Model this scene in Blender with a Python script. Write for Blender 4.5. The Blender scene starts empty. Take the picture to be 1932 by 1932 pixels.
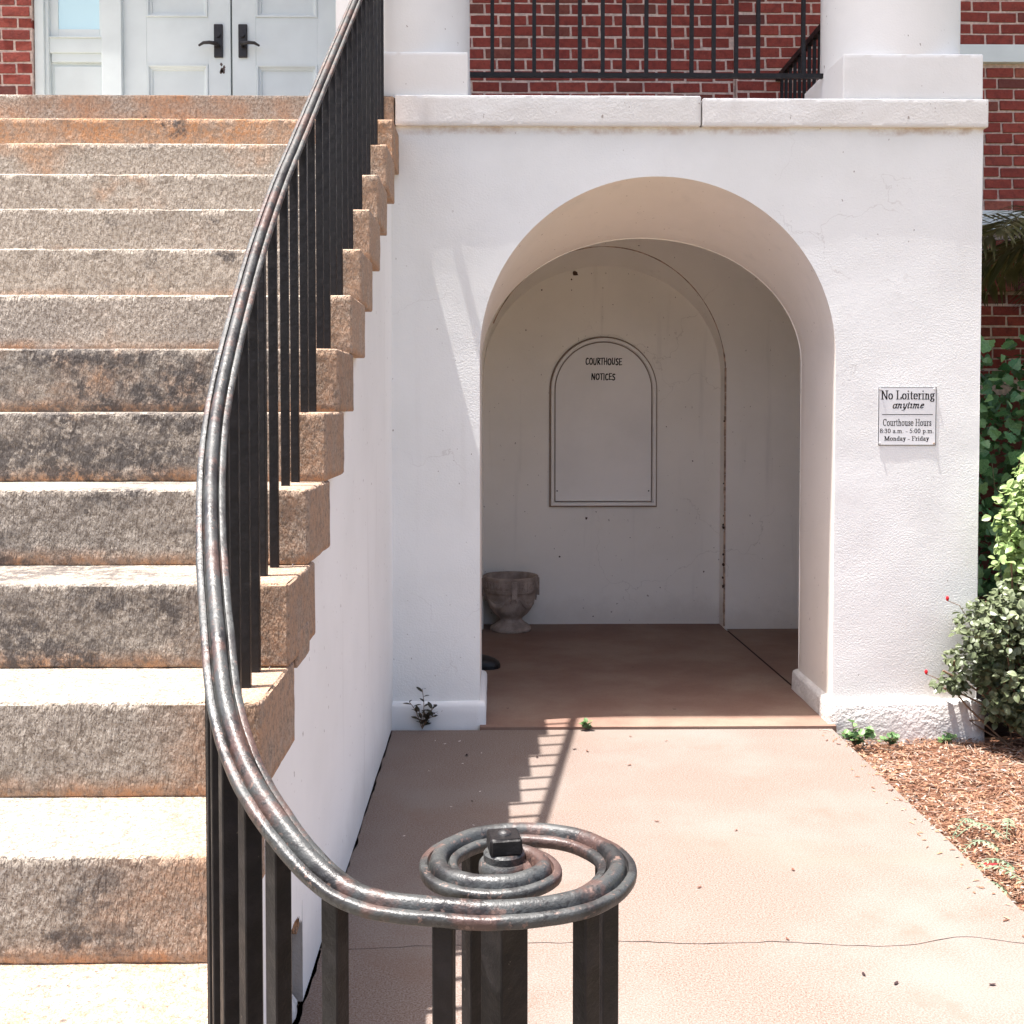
import bpy, math, random
from mathutils import Vector, noise, Matrix
R = math.radians
rnd = random.Random(7)
C = bpy.context.scene.collection
SC = bpy.context.scene

# ------------------------------------------------------------------ camera, sky, sun, exposure
EYE = 1.51                      # eye height above the path; world y = distance from the camera
cam = bpy.data.cameras.new('camera'); cam_o = bpy.data.objects.new('camera', cam); C.objects.link(cam_o)
cam.sensor_width = 36; cam.lens = 38.8; cam.clip_start = .05; cam.clip_end = 2000
cam_o.location = (0, 0, EYE)
cam_o.rotation_euler = (R(90 - 1.8), 0, R(-.77))
cam.shift_y = -.0680; cam.shift_x = 0
SC.camera = cam_o

SUN = Vector((.25, .046, -1.0)).normalized()      # direction the light travels
w = bpy.data.worlds.new('World'); SC.world = w; w.use_nodes = True
nt = w.node_tree
sky = nt.nodes.new('ShaderNodeTexSky'); sky.sky_type = 'NISHITA'; sky.sun_disc = False
sky.sun_elevation = math.asin(-SUN.z); sky.sun_rotation = math.atan2(-SUN.x, -SUN.y)
sky.air_density = .66; sky.dust_density = 4.6; sky.ozone_density = .45
nt.links.new(sky.outputs[0], nt.nodes['Background'].inputs[0]); nt.nodes['Background'].inputs[1].default_value = .115
sl = bpy.data.lights.new('sun', 'SUN'); sl.energy = 4.6; sl.angle = R(.5); sl.color = (1, .96, .92)
so = bpy.data.objects.new('sun', sl); C.objects.link(so); so.rotation_euler = SUN.to_track_quat('-Z', 'Y').to_euler(); so.location = (-4, 0, 14)
SC.view_settings.view_transform = 'Standard'; SC.view_settings.look = 'None'
SC.view_settings.exposure = 1.67; SC.view_settings.gamma = 1
SC.cycles.use_denoising = True
SC.cycles.max_bounces = 7; SC.cycles.diffuse_bounces = 5

# ------------------------------------------------------------------ helpers
def P(px, py, d):               # a point of the place seen at (px, py) of a 1932 px wide view, d metres away
    return Vector(((px - 938) * d / 2082, d, EYE + (769 - py) * d / 2082))

class MB:                       # collects faces; build() links them as one mesh object
    def __init__(s): s.v = []; s.f = []
    def poly(s, pts):
        n = len(s.v); s.v += [tuple(p) for p in pts]; s.f.append(tuple(range(n, n + len(pts))))
    def box(s, x0, x1, y0, y1, z0, z1):
        n = len(s.v)
        s.v += [(x, y, z) for z in (z0, z1) for y in (y0, y1) for x in (x0, x1)]
        for q in ((0, 2, 3, 1), (4, 5, 7, 6), (0, 1, 5, 4), (2, 6, 7, 3), (0, 4, 6, 2), (1, 3, 7, 5)):
            s.f.append(tuple(n + i for i in q))
    def grid(s, rows, close=False):
        n = len(s.v); w_ = len(rows[0])
        for r in rows: s.v += [tuple(p) for p in r]
        for i in range(len(rows) - 1):
            for j in range(w_ if close else w_ - 1):
                k = (j + 1) % w_
                s.f.append((n + i * w_ + j, n + i * w_ + k, n + (i + 1) * w_ + k, n + (i + 1) * w_ + j))
    def tube(s, pts, r, n=6, cap=True):
        pts = [Vector(p) for p in pts]; rows = []
        for i, p in enumerate(pts):
            t = (pts[min(i + 1, len(pts) - 1)] - pts[max(i - 1, 0)]).normalized()
            a = t.orthogonal() if abs(t.z) > .99 else t.cross(Vector((0, 0, 1)))
            a.normalize(); b = t.cross(a); rr = r[i] if isinstance(r, (list, tuple)) else r
            rows.append([p + a * rr * math.cos(2 * math.pi * k / n) + b * rr * math.sin(2 * math.pi * k / n) for k in range(n)])
        s.grid(rows, True)
        if cap: s.poly(rows[0][::-1]); s.poly(rows[-1])
    def lathe(s, prof, c, n=32):
        s.grid([[(c[0] + r * math.cos(2 * math.pi * k / n), c[1] + r * math.sin(2 * math.pi * k / n), c[2] + z) for k in range(n)] for r, z in prof], True)
    def mesh(s, name, smooth=False):
        me = bpy.data.meshes.new(name); me.from_pydata(s.v, [], s.f); me.update()
        if smooth: me.polygons.foreach_set('use_smooth', [True] * len(me.polygons))
        return me
    def build(s, name, mat, parent=None, smooth=False, bevel=0, seg=2, loc=None, split=None):
        me = s.mesh(name, smooth)
        if split: me.set_sharp_from_angle(angle=R(split))
        if loc is not None:
            me.transform(Matrix.Translation(-Vector(loc)))
        o = link(name, me, mat, parent)
        if loc is not None: o.location = loc
        if bevel:
            m = o.modifiers.new('bevel', 'BEVEL'); m.width = bevel; m.segments = seg; m.limit_method = 'ANGLE'
        return o

def link(name, me, mat=None, parent=None):
    o = bpy.data.objects.new(name, me); C.objects.link(o)
    if mat is not None and not me.materials: me.materials.append(mat)
    if parent is not None: o.parent = parent
    return o
def tag(o, label, cat, group=None):
    o['label'] = label; o['category'] = cat
    if group: o['group'] = group
    return o
def thing(name, label, cat, group=None):
    return tag(link(name, None), label, cat, group)
def structure(o): o['kind'] = 'structure'; return o
def stuff(o): o['kind'] = 'stuff'; return o
def ns(x, y, z, sc): return noise.noise((x / sc, y / sc, z / sc))

# ------------------------------------------------------------------ materials
class NT:
    def __init__(s, name):
        s.m = bpy.data.materials.new(name); s.m.use_nodes = True; s.t = s.m.node_tree
        s.b = s.t.nodes['Principled BSDF']; s.co = s.t.nodes.new('ShaderNodeTexCoord').outputs['Object']
    def n(s, kind, **kw):
        x = s.t.nodes.new(kind)
        for k, v in kw.items(): setattr(x, k, v)
        return x
    def put(s, inp, v):
        if hasattr(v, 'is_output'): s.t.links.new(v, inp)
        else: inp.default_value = v
    def scaled(s, sx, sy, sz, off=(0, 0, 0)):
        m = s.n('ShaderNodeMapping'); s.put(m.inputs[0], s.co); m.inputs['Scale'].default_value = (sx, sy, sz); m.inputs['Location'].default_value = off
        return m.outputs[0]
    def noise(s, scale, detail=4, rough=.55, vec=None, dist=0):
        x = s.n('ShaderNodeTexNoise'); s.put(x.inputs['Vector'], vec or s.co); x.inputs['Scale'].default_value = scale
        x.inputs['Detail'].default_value = detail; x.inputs['Roughness'].default_value = rough; x.inputs['Distortion'].default_value = dist
        return x.outputs['Fac']
    def voro(s, scale, vec=None, feature='F1'):
        x = s.n('ShaderNodeTexVoronoi', feature=feature); s.put(x.inputs['Vector'], vec or s.co); x.inputs['Scale'].default_value = scale
        return x.outputs['Distance']
    def ramp(s, f, a, b, lo=0, hi=1):
        x = s.n('ShaderNodeMapRange', interpolation_type='SMOOTHSTEP'); s.put(x.inputs[0], f)
        for i, v in enumerate((a, b, lo, hi)): s.put(x.inputs[i + 1], v)
        return x.outputs[0]
    def mix(s, f, a, b, mode='MIX'):
        x = s.n('ShaderNodeMix', data_type='RGBA', blend_type=mode); s.put(x.inputs[0], f)
        for i, v in ((6, a), (7, b)): s.put(x.inputs[i], (*v, 1) if isinstance(v, tuple) and len(v) == 3 else v)
        return x.outputs[2]
    def math(s, op, a, b=0):
        x = s.n('ShaderNodeMath', operation=op); s.put(x.inputs[0], a); s.put(x.inputs[1], b); return x.outputs[0]
    def sep(s):
        x = s.n('ShaderNodeSeparateXYZ'); s.put(x.inputs[0], s.co); return x.outputs
    def rand(s): return s.n('ShaderNodeObjectInfo').outputs['Random']
    def bump(s, h, dist, strength=1, prev=None):
        x = s.n('ShaderNodeBump'); s.put(x.inputs['Height'], h); x.inputs['Distance'].default_value = dist; x.inputs['Strength'].default_value = strength
        if prev is not None: s.put(x.inputs['Normal'], prev)
        return x.outputs[0]
    def done(s, col, rough=.8, normal=None, spec=.3, metal=0):
        s.put(s.b.inputs['Base Color'], (*col, 1) if isinstance(col, tuple) else col); s.put(s.b.inputs['Roughness'], rough)
        s.b.inputs['Specular IOR Level'].default_value = spec; s.b.inputs['Metallic'].default_value = metal
        if normal is not None: s.put(s.b.inputs['Normal'], normal)
        return s.m

def m_plain(name, col, rough=.6, spec=.3, var=.12, scale=20, bump=0):
    a = NT(name); k = a.noise(scale, 4)
    c = a.mix(a.ramp(k, .3, .7), tuple(v * (1 - var) for v in col), tuple(min(1, v * (1 + var)) for v in col))
    nb = a.bump(a.noise(scale * 8, 3), bump) if bump else None
    return a.done(c, rough, nb, spec)

def m_plaster(name, col, bump=.004, dirt=.25, line=None, fine=125, crack=.0):
    a = NT(name)
    big = a.noise(1.3, 5, .6); small = a.noise(fine, 3, .6); mid = a.noise(28, 4, .6)
    c = a.mix(a.ramp(big, .38, .7), col, tuple(v * k for v, k in zip(col, (.93, .93, .925))))
    run = a.noise(6, 4, .6, vec=a.scaled(1.6, 1.6, .12))
    c = a.mix(a.ramp(run, .58, .8, 0, dirt), c, (.6, .575, .54))
    spk = a.noise(60, 2, .5, vec=a.scaled(1, 1, .6))
    c = a.mix(a.ramp(spk, .735, .76, 0, .75), c, (.2, .15, .12))
    vm = a.n('ShaderNodeVectorMath', operation='ADD'); a.put(vm.inputs[0], a.co)
    nz3 = a.n('ShaderNodeTexNoise'); a.put(nz3.inputs['Vector'], a.co); nz3.inputs['Scale'].default_value = 5; nz3.inputs['Detail'].default_value = 5
    vs = a.n('ShaderNodeVectorMath', operation='SCALE'); a.put(vs.inputs[0], nz3.outputs['Color']); vs.inputs['Scale'].default_value = .35; a.put(vm.inputs[1], vs.outputs[0])
    crk = a.ramp(a.voro(1.25, vm.outputs[0], 'DISTANCE_TO_EDGE'), .0035, .0012)
    c = a.mix(a.math('MULTIPLY', crk, a.ramp(a.noise(1.1, 3, vec=a.scaled(1, 1, 1, (7, 3, 1))), .5, .62, 0, crack)), c, (.35, .31, .28))
    zz = a.math('ADD', a.sep()[2], a.math('MULTIPLY', a.noise(4, 5, .7), .35))
    c = a.mix(a.ramp(zz, .42, .18, 0, dirt * .9), c, (.5, .44, .38))
    if line is not None:                                  # rusty drip line under the ledge
        z = a.sep()[2]; wob = a.math('MULTIPLY', a.noise(9, 4), .03)
        f = a.ramp(a.math('ADD', z, wob), line - .012, line + .012)
        c = a.mix(a.math('MULTIPLY', f, a.ramp(a.noise(7, 5, .7), .4, .7, .0, .6)), c, (.42, .27, .18))
    h = a.math('ADD', a.math('MULTIPLY', small, a.ramp(a.noise(3, 3), .35, .6, .35, .8)), a.math('MULTIPLY', mid, .28))
    return a.done(c, .85, a.bump(h, bump), .2)

def m_granite(name, orange=.25, dark=.5, tint=1.0, seed=0):
    a = NT(name); off = (seed * 3.7, seed * 1.3, seed * 2.1)
    v = a.scaled(1, 1, 1, off); vt = a.scaled(1, 1, .35, off)
    g = a.noise(75, 3, .7, vec=v)
    c = a.mix(a.ramp(g, .36, .62), (.215 * tint, .18 * tint, .145 * tint), (.40 * tint, .352 * tint, .295 * tint))
    c = a.mix(a.ramp(a.noise(210, 2, .6, vec=v), .56, .64, 0, .75), c, (.1, .08, .07))
    c = a.mix(a.ramp(a.noise(190, 2, .6, vec=a.scaled(1, 1, 1, (9 + seed, 2, 5))), .58, .66, 0, .6), c, (.43, .395, .36))
    z = a.sep()[2]; x = a.sep()[0]
    base = a.ramp(a.math('ADD', z, a.math('MULTIPLY', a.noise(7, 4, .6, vec=v), .08)), .095, .04)     # rust at the riser's foot
    wide = a.ramp(a.noise(2.6, 5, .65, vec=v), .62 - orange * .5, .82 - orange * .3)
    end = a.ramp(a.math('ADD', x, a.math('MULTIPLY', a.noise(9, 3, vec=v), .22)), -.16, .08, 0, .6)
    o = a.math('MAXIMUM', a.math('MAXIMUM', a.math('MULTIPLY', base, .95), wide), end)
    c = a.mix(a.math('MULTIPLY', o, a.math('MULTIPLY', a.ramp(g, .3, .62, .25, .95), a.ramp(a.noise(11, 3, .7, vec=v), .3, .6, .45, 1))), c, (.47, .235, .11))
    d1 = a.ramp(a.noise(3.2, 5, .7, vec=a.scaled(1, 1, 1.6, (off[0] + 5, 1, off[2]))), .66 - dark * .26, .74 - dark * .16)
    d2 = a.ramp(a.noise(34, 4, .75, vec=v), .38, .56)
    d1 = a.math('MULTIPLY', d1, a.ramp(x, -.06, -.26, .15, 1))
    c = a.mix(a.math('MULTIPLY', a.math('MULTIPLY', d1, d2), .9), c, (.085, .075, .07))
    pits = a.ramp(a.voro(11, v), .09, .05)
    c = a.mix(a.math('MULTIPLY', pits, a.ramp(a.noise(2, 3, vec=v), .5, .62, 0, .75)), c, (.07, .06, .055))
    h = a.math('ADD', a.math('ADD', a.noise(55, 4, .65, vec=vt), a.math('MULTIPLY', a.noise(150, 2, .6, vec=vt), .55)), a.math('MULTIPLY', a.noise(14, 3, vec=v), .6))
    return a.done(c, .85, a.bump(h, .011), .25)

def m_concrete():
    a = NT('pink_concrete')
    s1 = a.noise(185, 3, .7); s2 = a.noise(330, 2, .6); big = a.noise(1.1, 5, .6)
    c = a.mix(a.ramp(s1, .38, .62), (.124, .078, .058), (.21, .172, .15))
    c = a.mix(a.ramp(s2, .52, .66, 0, .7), c, (.29, .26, .24))
    c = a.mix(a.ramp(big, .42, .7, 0, .55), c, (.215, .194, .177))
    c = a.mix(a.ramp(a.noise(2.3, 6, .7), .54, .72, 0, .6), c, (.165, .112, .086))
    c = a.mix(a.ramp(a.noise(.7, 4, .6, vec=a.scaled(1, 2.2, 1)), .55, .7, 0, .4), c, (.2, .15, .12))
    c = a.mix(a.ramp(a.noise(330, 2, .6), .63, .69, 0, .6), c, (.085, .06, .05))
    return a.done(c, .9, a.bump(a.math('ADD', s1, s2), .0004), .2)

def m_floor():
    a = NT('stained_floor_concrete'); big = a.noise(1.7, 5, .6); s = a.noise(120, 3)
    c = a.mix(a.ramp(big, .35, .68), (.195, .112, .084), (.26, .182, .138))
    c = a.mix(a.ramp(a.noise(5, 5, .7), .55, .75, 0, .5), c, (.23, .15, .105))
    c = a.mix(a.ramp(s, .55, .7, 0, .3), c, (.12, .06, .045))
    return a.done(c, .65, a.bump(s, .0012), .3)

def m_iron(name, worn):
    a = NT(name)
    n1 = a.noise(11, 5, .7); n2 = a.noise(60, 4, .7)
    c = a.mix(a.ramp(a.noise(40, 3), .4, .7), (.007, .006, .0065), (.014, .012, .0125))
    if worn:
        c = a.mix(a.ramp(a.noise(9, 4, .6), .42, .56, .05, .85), c, (.046, .049, .048))
        c = a.mix(a.ramp(a.noise(9, 5, .7, vec=a.scaled(1, 1, 1, (4, 4, 4))), .5, .58, 0, .75), c, (.075, .04, .032))
        c = a.mix(a.ramp(a.noise(85, 4, .75), .6, .66, 0, .75), c, (.16, .1, .08))
        c = a.mix(a.ramp(a.noise(45, 5, .8, vec=a.scaled(1, 1, 1, (8, 1, 3))), .58, .62, 0, .85), c, (.012, .011, .011))
    else:
        c = a.mix(a.ramp(n2, .7, .76, 0, .55), c, (.2, .16, .13))
    r = a.ramp(n1, .35, .7, .42, .62)
    h = a.math('ADD', n2, a.math('MULTIPLY', n1, 1.2))
    return a.done(c, r, a.bump(h, .0022 if worn else .0014), .6 if worn else .3)

def m_brick():
    a = NT('red_brick'); rn = a.rand()
    v = a.n('ShaderNodeTexCoord').outputs['Object']
    hue = a.n('ShaderNodeValToRGB'); a.put(hue.inputs[0], rn)
    e = hue.color_ramp.elements; e[0].color = (.2, .042, .033, 1); e[1].color = (.35, .11, .072, 1)
    for p, col in ((.25, (.29, .064, .048, 1)), (.5, (.24, .05, .039, 1)), (.8, (.31, .07, .051, 1)), (.93, (.12, .045, .04, 1))):
        k = e.new(p); k.color = col
    add = a.n('ShaderNodeVectorMath', operation='ADD'); a.put(add.inputs[0], v)
    cmb = a.n('ShaderNodeCombineXYZ'); a.put(cmb.inputs[0], a.math('MULTIPLY', rn, 91)); a.put(add.inputs[1], cmb.outputs[0])
    vv = add.outputs[0]
    c = a.mix(a.ramp(a.noise(22, 4, .7, vec=vv), .4, .7, 0, .65), hue.outputs[0], (.12, .03, .026))
    c = a.mix(a.ramp(a.noise(70, 3, .7, vec=vv), .6, .72, 0, .5), c, (.36, .19, .15))
    return a.done(c, .85, a.bump(a.noise(60, 4, .7, vec=vv), .004), .2)

def m_leaf(name, c1, c2, trans=.25, spec=.4, rough=.45):
    a = NT(name); rn = a.rand()
    f = a.math('ADD', a.math('MULTIPLY', a.noise(9, 2), .8), a.math('MULTIPLY', rn, .5))
    c = a.mix(a.ramp(f, .35, .9), c1, c2)
    a.done(c, rough, None, spec)
    tr = a.n('ShaderNodeBsdfTranslucent'); a.put(tr.inputs[0], c)
    mx = a.n('ShaderNodeMixShader'); mx.inputs[0].default_value = trans
    a.t.links.new(a.b.outputs[0], mx.inputs[1]); a.t.links.new(tr.outputs[0], mx.inputs[2])
    a.t.links.new(mx.outputs[0], a.t.nodes['Material Output'].inputs[0])
    return a.m

WHITE = m_plaster('white_stucco', (.83, .84, .82), .003, .2, line=2.805, crack=.22)
WHITE_ROUGH = m_plaster('rough_white_stucco', (.84, .84, .82), .0035, .3, fine=90)
WHITE_SMOOTH = m_plaster('smooth_white_paint', (.84, .84, .825), .0012, .1)
WHITE_BASE = m_plaster('pebbled_base_stucco', (.80, .79, .775), .014, .4, fine=45)
SIDE = m_plaster('painted_side_plaster', (.90, .895, .87), .001, .35)
INNER = m_plaster('aged_inner_plaster', (.90, .865, .805), .0012, .4, crack=.25)
VAULT = m_plaster('aged_vault_plaster', (.87, .81, .75), .0012, .3)
CONC = m_concrete(); FLOOR = m_floor()
IRON = m_iron('black_painted_iron', False); IRON_WORN = m_iron('worn_painted_iron', True)
BRICK = m_brick(); MORTAR = m_plain('mortar', (.62, .49, .43), .95, .1, .2, 40, .002)
DOORW = m_plain('white_door_paint', (.70, .755, .75), .5, .3, .05, 3, .0006)
BRONZE = m_plain('dark_bronze', (.018, .014, .013), .45, .5, .3, 60)
INK = m_plain('black_ink', (.012, .011, .012), .6, .2)

# ------------------------------------------------------------------ ground, path, bed
FY = 5.20                                             # facade plane
SX = -.495                                            # side wall of the stair
PXR = 1.575                                           # right edge of the path
m = MB(); m.poly([(-150, -150, -.16), (150, -150, -.16), (150, 150, -.16), (-150, 150, -.16)])
ground = structure(m.build('ground', m_plain('dry_lawn', (.13, .115, .06), .95, .1, .35, 4, .01)))

path = structure(link('path', None))
def crack_y(x):
    return 3.055 + .012 * math.sin(x * 3.1 + .6) + .016 * ns(x, 3, 0, .22) + .006 * ns(x, 9, 0, .05) + .05 * math.exp(-((x - 1.33) / .12) ** 2) - .02 * max(0, x - .9)
xs = [SX - .02 + i * (PXR - SX + .02) / 160 for i in range(161)]
def slab2(front, back, name):                           # worn left edge along the stair wall
    m = MB(); n = 70; rows = []
    for j in range(n + 1):
        t = j / n; r_ = []
        for i in range(-1, 161):
            x = xs[max(i, 0)]; y = front(x) * (1 - t) + back(x) * t
            if i <= 0: x = SX + .006 + .007 * ns(y, 0, 0, .11) + .006 * ns(y, 4, 0, .03)
            r_.append((x, y, 0 if i >= 0 else -.1))
        rows.append(r_)
    m.grid(rows)
    for e in (0, -1): m.grid([[(x, y, z - .1) for x, y, z in rows[e]], rows[e]])
    m.grid([[r_[-1] for r_ in rows], [(r_[-1][0], r_[-1][1], -.12) for r_ in rows]])
    return m.build(name, CONC, path)
def slab(front, back, name, z=0.0, thick=.12, mat=CONC, parent=path, xl=xs):
    m = MB()
    if xl is xs: return slab2(front, back, name)
    top0 = [(x, front(x), z) for x in xl]; top1 = [(x, back(x), z) for x in xl]
    b0 = [(x, front(x), z - thick) for x in xl]; b1 = [(x, back(x), z - thick) for x in xl]
    m.grid([b0, top0, top1, b1])
    m.poly([b0[-1], b1[-1], top1[-1], top0[-1]]); m.poly([top0[0], top1[0], b1[0], b0[0]])
    return m.build(name, mat, parent)
slab(lambda x: crack_y(x) + .0022 + .002 * ns(x, 0, 0, .07), lambda x: 5.128, 'paving_slab')
slab(lambda x: .2, lambda x: crack_y(x) - .0022 - .002 * ns(x, 5, 0, .09), 'paving_slab')
slab(lambda x: -9, lambda x: .19, 'paving_slab', xl=[-4.2, PXR])
# stain of soil in the crack
m = MB(); m.box(SX - .05, SX + .06, .3, 5.12, -.06, -.012); m.build('joint_soil', m_plain('joint_soil', (.05, .035, .028), .95, .1, .5, 60, .01), path)
m = MB(); m.box(SX + .061, PXR - .01, 2.9, 3.2, -.06, -.022); m.build('crack_soil', m_plain('crack_soil', (.09, .06, .05), .95), path)

soil = MB(); rows = []
for j in range(61):
    y = 1.0 + j * (8 - 1.0) / 60
    rows.append([(PXR + .003 + i * .06, y, -.085 + .03 * ns(i * .06, y, 0, .35) - .02 * math.exp(-i * .5)) for i in range(60)])
soil.grid(rows)
bed = structure(soil.build('planting_bed', m_plain('bark_soil', (.16, .075, .045), .95, .1, .45, 30, .012), None, True))

# bark chips and pine straw
m = MB(); cr = random.Random(3)
def chip(x, y, z, l, wd, t, rz, tilt, roll):
    M = Matrix.Rotation(rz, 3, 'Z') @ Matrix.Rotation(tilt, 3, 'Y') @ Matrix.Rotation(roll, 3, 'X')
    n = len(m.v)
    for a, b, c in ((-1, -.7, 0), (-.6, .9, 0), (.8, 1, 0), (1, -.8, 0), (0, 0, 1)):
        v = M @ Vector((a * l / 2, b * wd / 2, c * t)); m.v.append((x + v.x, y + v.y, z + v.z))
    for q in ((0, 1, 4), (1, 2, 4), (2, 3, 4), (3, 0, 4)): m.f.append(tuple(n + i for i in q))
for i in range(22000):
    y = 2.55 + (5.25 - 2.55) * cr.random(); x = PXR + .02 + (1.65 if y > 3.4 else 1.3) * cr.random() ** 1.15
    if i % 170 == 0:
        chip(PXR + .005 - .11 * cr.random() ** 2.5, y, .003, cr.uniform(.01, .03), cr.uniform(.003, .008), .003, cr.uniform(0, 6.3), 0, 0); continue
    if i % 14 == 0: x = PXR + cr.uniform(-.015, .03)
    if x > 2.32 and y > 5.2: continue
    z = -.085 + .03 * ns(x - PXR, y, 0, .35) - .02 * math.exp(-(x - PXR) / .12) + cr.random() * .022
    if i % 3: chip(x, y, z, cr.uniform(.01, .032), cr.uniform(.004, .011), cr.uniform(.003, .008), cr.uniform(0, 6.3), cr.gauss(0, .3), cr.gauss(0, .4))
    else: chip(x, y, z + .008, cr.uniform(.05, .13), .0022, .0016, cr.gauss(.15, .7), cr.gauss(0, .12), 0)
def m_chips():
    a = NT('bark_and_straw')
    k = a.n('ShaderNodeValToRGB'); g = a.n('ShaderNodeNewGeometry'); a.put(k.inputs[0], g.outputs['Random Per Island'])
    e = k.color_ramp.elements; e[0].color = (.09, .04, .028, 1); e[1].color = (.44, .37, .32, 1)
    for p, col in ((.2, (.22, .11, .07, 1)), (.45, (.34, .185, .11, 1)), (.65, (.37, .21, .13, 1)), (.85, (.34, .26, .2, 1))): e.new(p).color = col
    return a.done(k.outputs[0], .85, None, .2)
mul = stuff(m.build('mulch', m_chips())); mul['label'] = 'orange brown bark chips and pine straw covering the bed'; mul['category'] = 'mulch'

# ------------------------------------------------------------------ staircase
RI, TR, H0 = .185, .28, EYE + 7.93 * .185
stair = thing('staircase', 'worn granite staircase with white plastered side climbing to white double doors', 'staircase')
def ystep(k): return FY - TR * k if k else FY - .03
def zstep(k): return H0 - RI * k - (.022, .010)[k] * 1 if k < 2 else H0 - RI * k
def rough_box(x0, x1, y0, y1, z0, z1, cell, amp, rnd_edge, seed, loc):
    ew = rnd_edge * 1.6
    def axis(a, b, n): return [a, a + ew] + [a + ew + (b - a - 2 * ew) * i / n for i in range(1, n)] + [b - ew, b]
    ax_, ay_, az_ = axis(x0, x1, max(2, int((x1 - x0) / cell))), axis(y0, y1, max(2, int((y1 - y0) / cell))), axis(z0, z1, max(2, int((z1 - z0) / (cell * .8))))
    nx, ny, nz = len(ax_) - 1, len(ay_) - 1, len(az_) - 1
    idx = {}; v = []; f = []
    def vid(i, j, k):
        key = (i, j, k)
        if key in idx: return idx[key]
        x = ax_[i]; y = ay_[j]; z = az_[k]
        bx = -1 if i == 0 else 1 if i == nx else 0; by = -1 if j == 0 else 1 if j == ny else 0; bz = -1 if k == 0 else 1 if k == nz else 0
        q = (x * 1.0, y + seed * 3.1, z + seed * 1.7)
        d = amp * (noise.noise(Vector(q) / .12) + .7 * noise.noise(Vector(q) / .035) + .8 * noise.noise(Vector(q) / .4))
        nb = abs(bx) + abs(by) + abs(bz)
        if nb >= 2:
            e = rnd_edge * (.75 + 1.3 * max(0, noise.noise(Vector(q) / .09)) + 2.0 * max(0, noise.noise(Vector(q) / .05) - .35))
            d -= e
        idx[key] = len(v); v.append((x + bx * d - loc[0], y + by * d - loc[1], z + bz * d * (.55 if bz > 0 else 0) - loc[2])); return idx[key]
    for j in range(ny):
        for i in range(nx): f.append((vid(i, j, nz), vid(i + 1, j, nz), vid(i + 1, j + 1, nz), vid(i, j + 1, nz)))
    for k in range(nz):
        for i in range(nx): f.append((vid(i, 0, k), vid(i + 1, 0, k), vid(i + 1, 0, k + 1), vid(i, 0, k + 1)))
        for j in range(ny):
            f.append((vid(nx, j, k), vid(nx, j + 1, k), vid(nx, j + 1, k + 1), vid(nx, j, k + 1)))
            f.append((vid(0, j + 1, k), vid(0, j, k), vid(0, j, k + 1), vid(0, j + 1, k + 1)))
        for i in range(nx): f.append((vid(i + 1, ny, k), vid(i, ny, k), vid(i, ny, k + 1), vid(i + 1, ny, k + 1)))
    for j in range(ny):
        for i in range(nx): f.append((vid(i, j + 1, 0), vid(i + 1, j + 1, 0), vid(i + 1, j, 0), vid(i, j, 0)))
    me = bpy.data.meshes.new('step'); me.from_pydata(v, [], f); me.update()
    me.polygons.foreach_set('use_smooth', [True] * len(me.polygons)); me.set_sharp_from_angle(angle=R(38))
    return me
#        orange, dark
SPEC = {0: (.42, .1), 1: (.85, .15), 2: (.22, .25), 3: (.1, .28), 4: (.08, .3), 5: (.1, .15), 6: (.15, .2), 7: (.12, 1.0), 8: (.1, .95),
        9: (.05, .8), 10: (.12, 1.1), 11: (.1, .35), 12: (.22, .45), 13: (.3, .1), 14: (.2, .3), 15: (.2, .3)}
XL = -3.25
for k in range(16):
    xe = -.46 + rnd.uniform(-.006, .006)
    if k == 0: xe = -.478
    if k == 13: xe = -.41
    if k == 14: xe = -.2
    if k == 15: xe = .30
    y0 = ystep(k); y1 = y0 + TR + .07 if k else y0 + .38
    if k == 15: y1 = 1.56
    loc = (xe, y0, zstep(k) - RI)
    me = rough_box(XL, xe, y0, y1, zstep(k) - RI + .001, zstep(k), .022 if k < 8 else .017, .0016, .0035, k, loc)
    o = link('step', me, m_granite('granite', *SPEC[k], (1.24 if 2 <= k <= 6 else 1.15 if k < 2 else .98) + .1 * rnd.random(), k), stair); o.location = loc
    if k in (0, 1): o['label'] = 'rust orange stained top step'
    if k in (7, 8, 10): o['label'] = 'granite step blotched with black lichen'
# a loose sliver of stone patched under the end of a step
me = rough_box(-.50, -.452, 2.50, 2.66, zstep(10) - .21, zstep(10) - .125, .012, .002, .005, 40, (-.46, 2.5, .9))
o = link('stone_sliver', me, m_granite('granite', .3, .1, 1, 44), stair); o.location = (-.46, 2.5, .9)

# white side wall under the stone ends, with a broken notch near its foot
NA, NB, NZ = 2.34, 2.77, .26
def wall_top(y):
    k = min(15, max(0, math.ceil((FY - y) / TR - 1e-6)))
    return zstep(k) - RI + .004
m = MB(); cols = []
yy = [FY + .01]
while yy[-1] > 1.02: yy.append(yy[-1] - .02)
def sidex(y, z): return SX + .004 * ns(y, z, 2, .7) + .0015 * ns(y, z, 5, .15)
for a, b in zip(yy, yy[1:]):
    lo = 0
    ymid = (a + b) / 2
    if NB > ymid > NA: lo = NZ - .06 * ((ymid - (NA + NB) / 2) / ((NB - NA) / 2)) ** 4 + .012 * ns(ymid, 0, 0, .04)
    zt = wall_top(ymid); n = max(1, int((zt - lo) / .08))
    m.grid([[(sidex(y, lo + (zt - lo) * i / n), y, lo - (.01 if lo == 0 else 0) + (zt - lo) * i / n) for i in range(n + 1)] for y in (a, b)])
m.box(XL + .2, SX - .16, 1.02, FY, -.05, .3)
side = m.build('side_wall', SIDE, stair, True)
m = MB()                                              # recess behind the notch: rough grey render with a broken brown lip
n_ = 14
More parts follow.
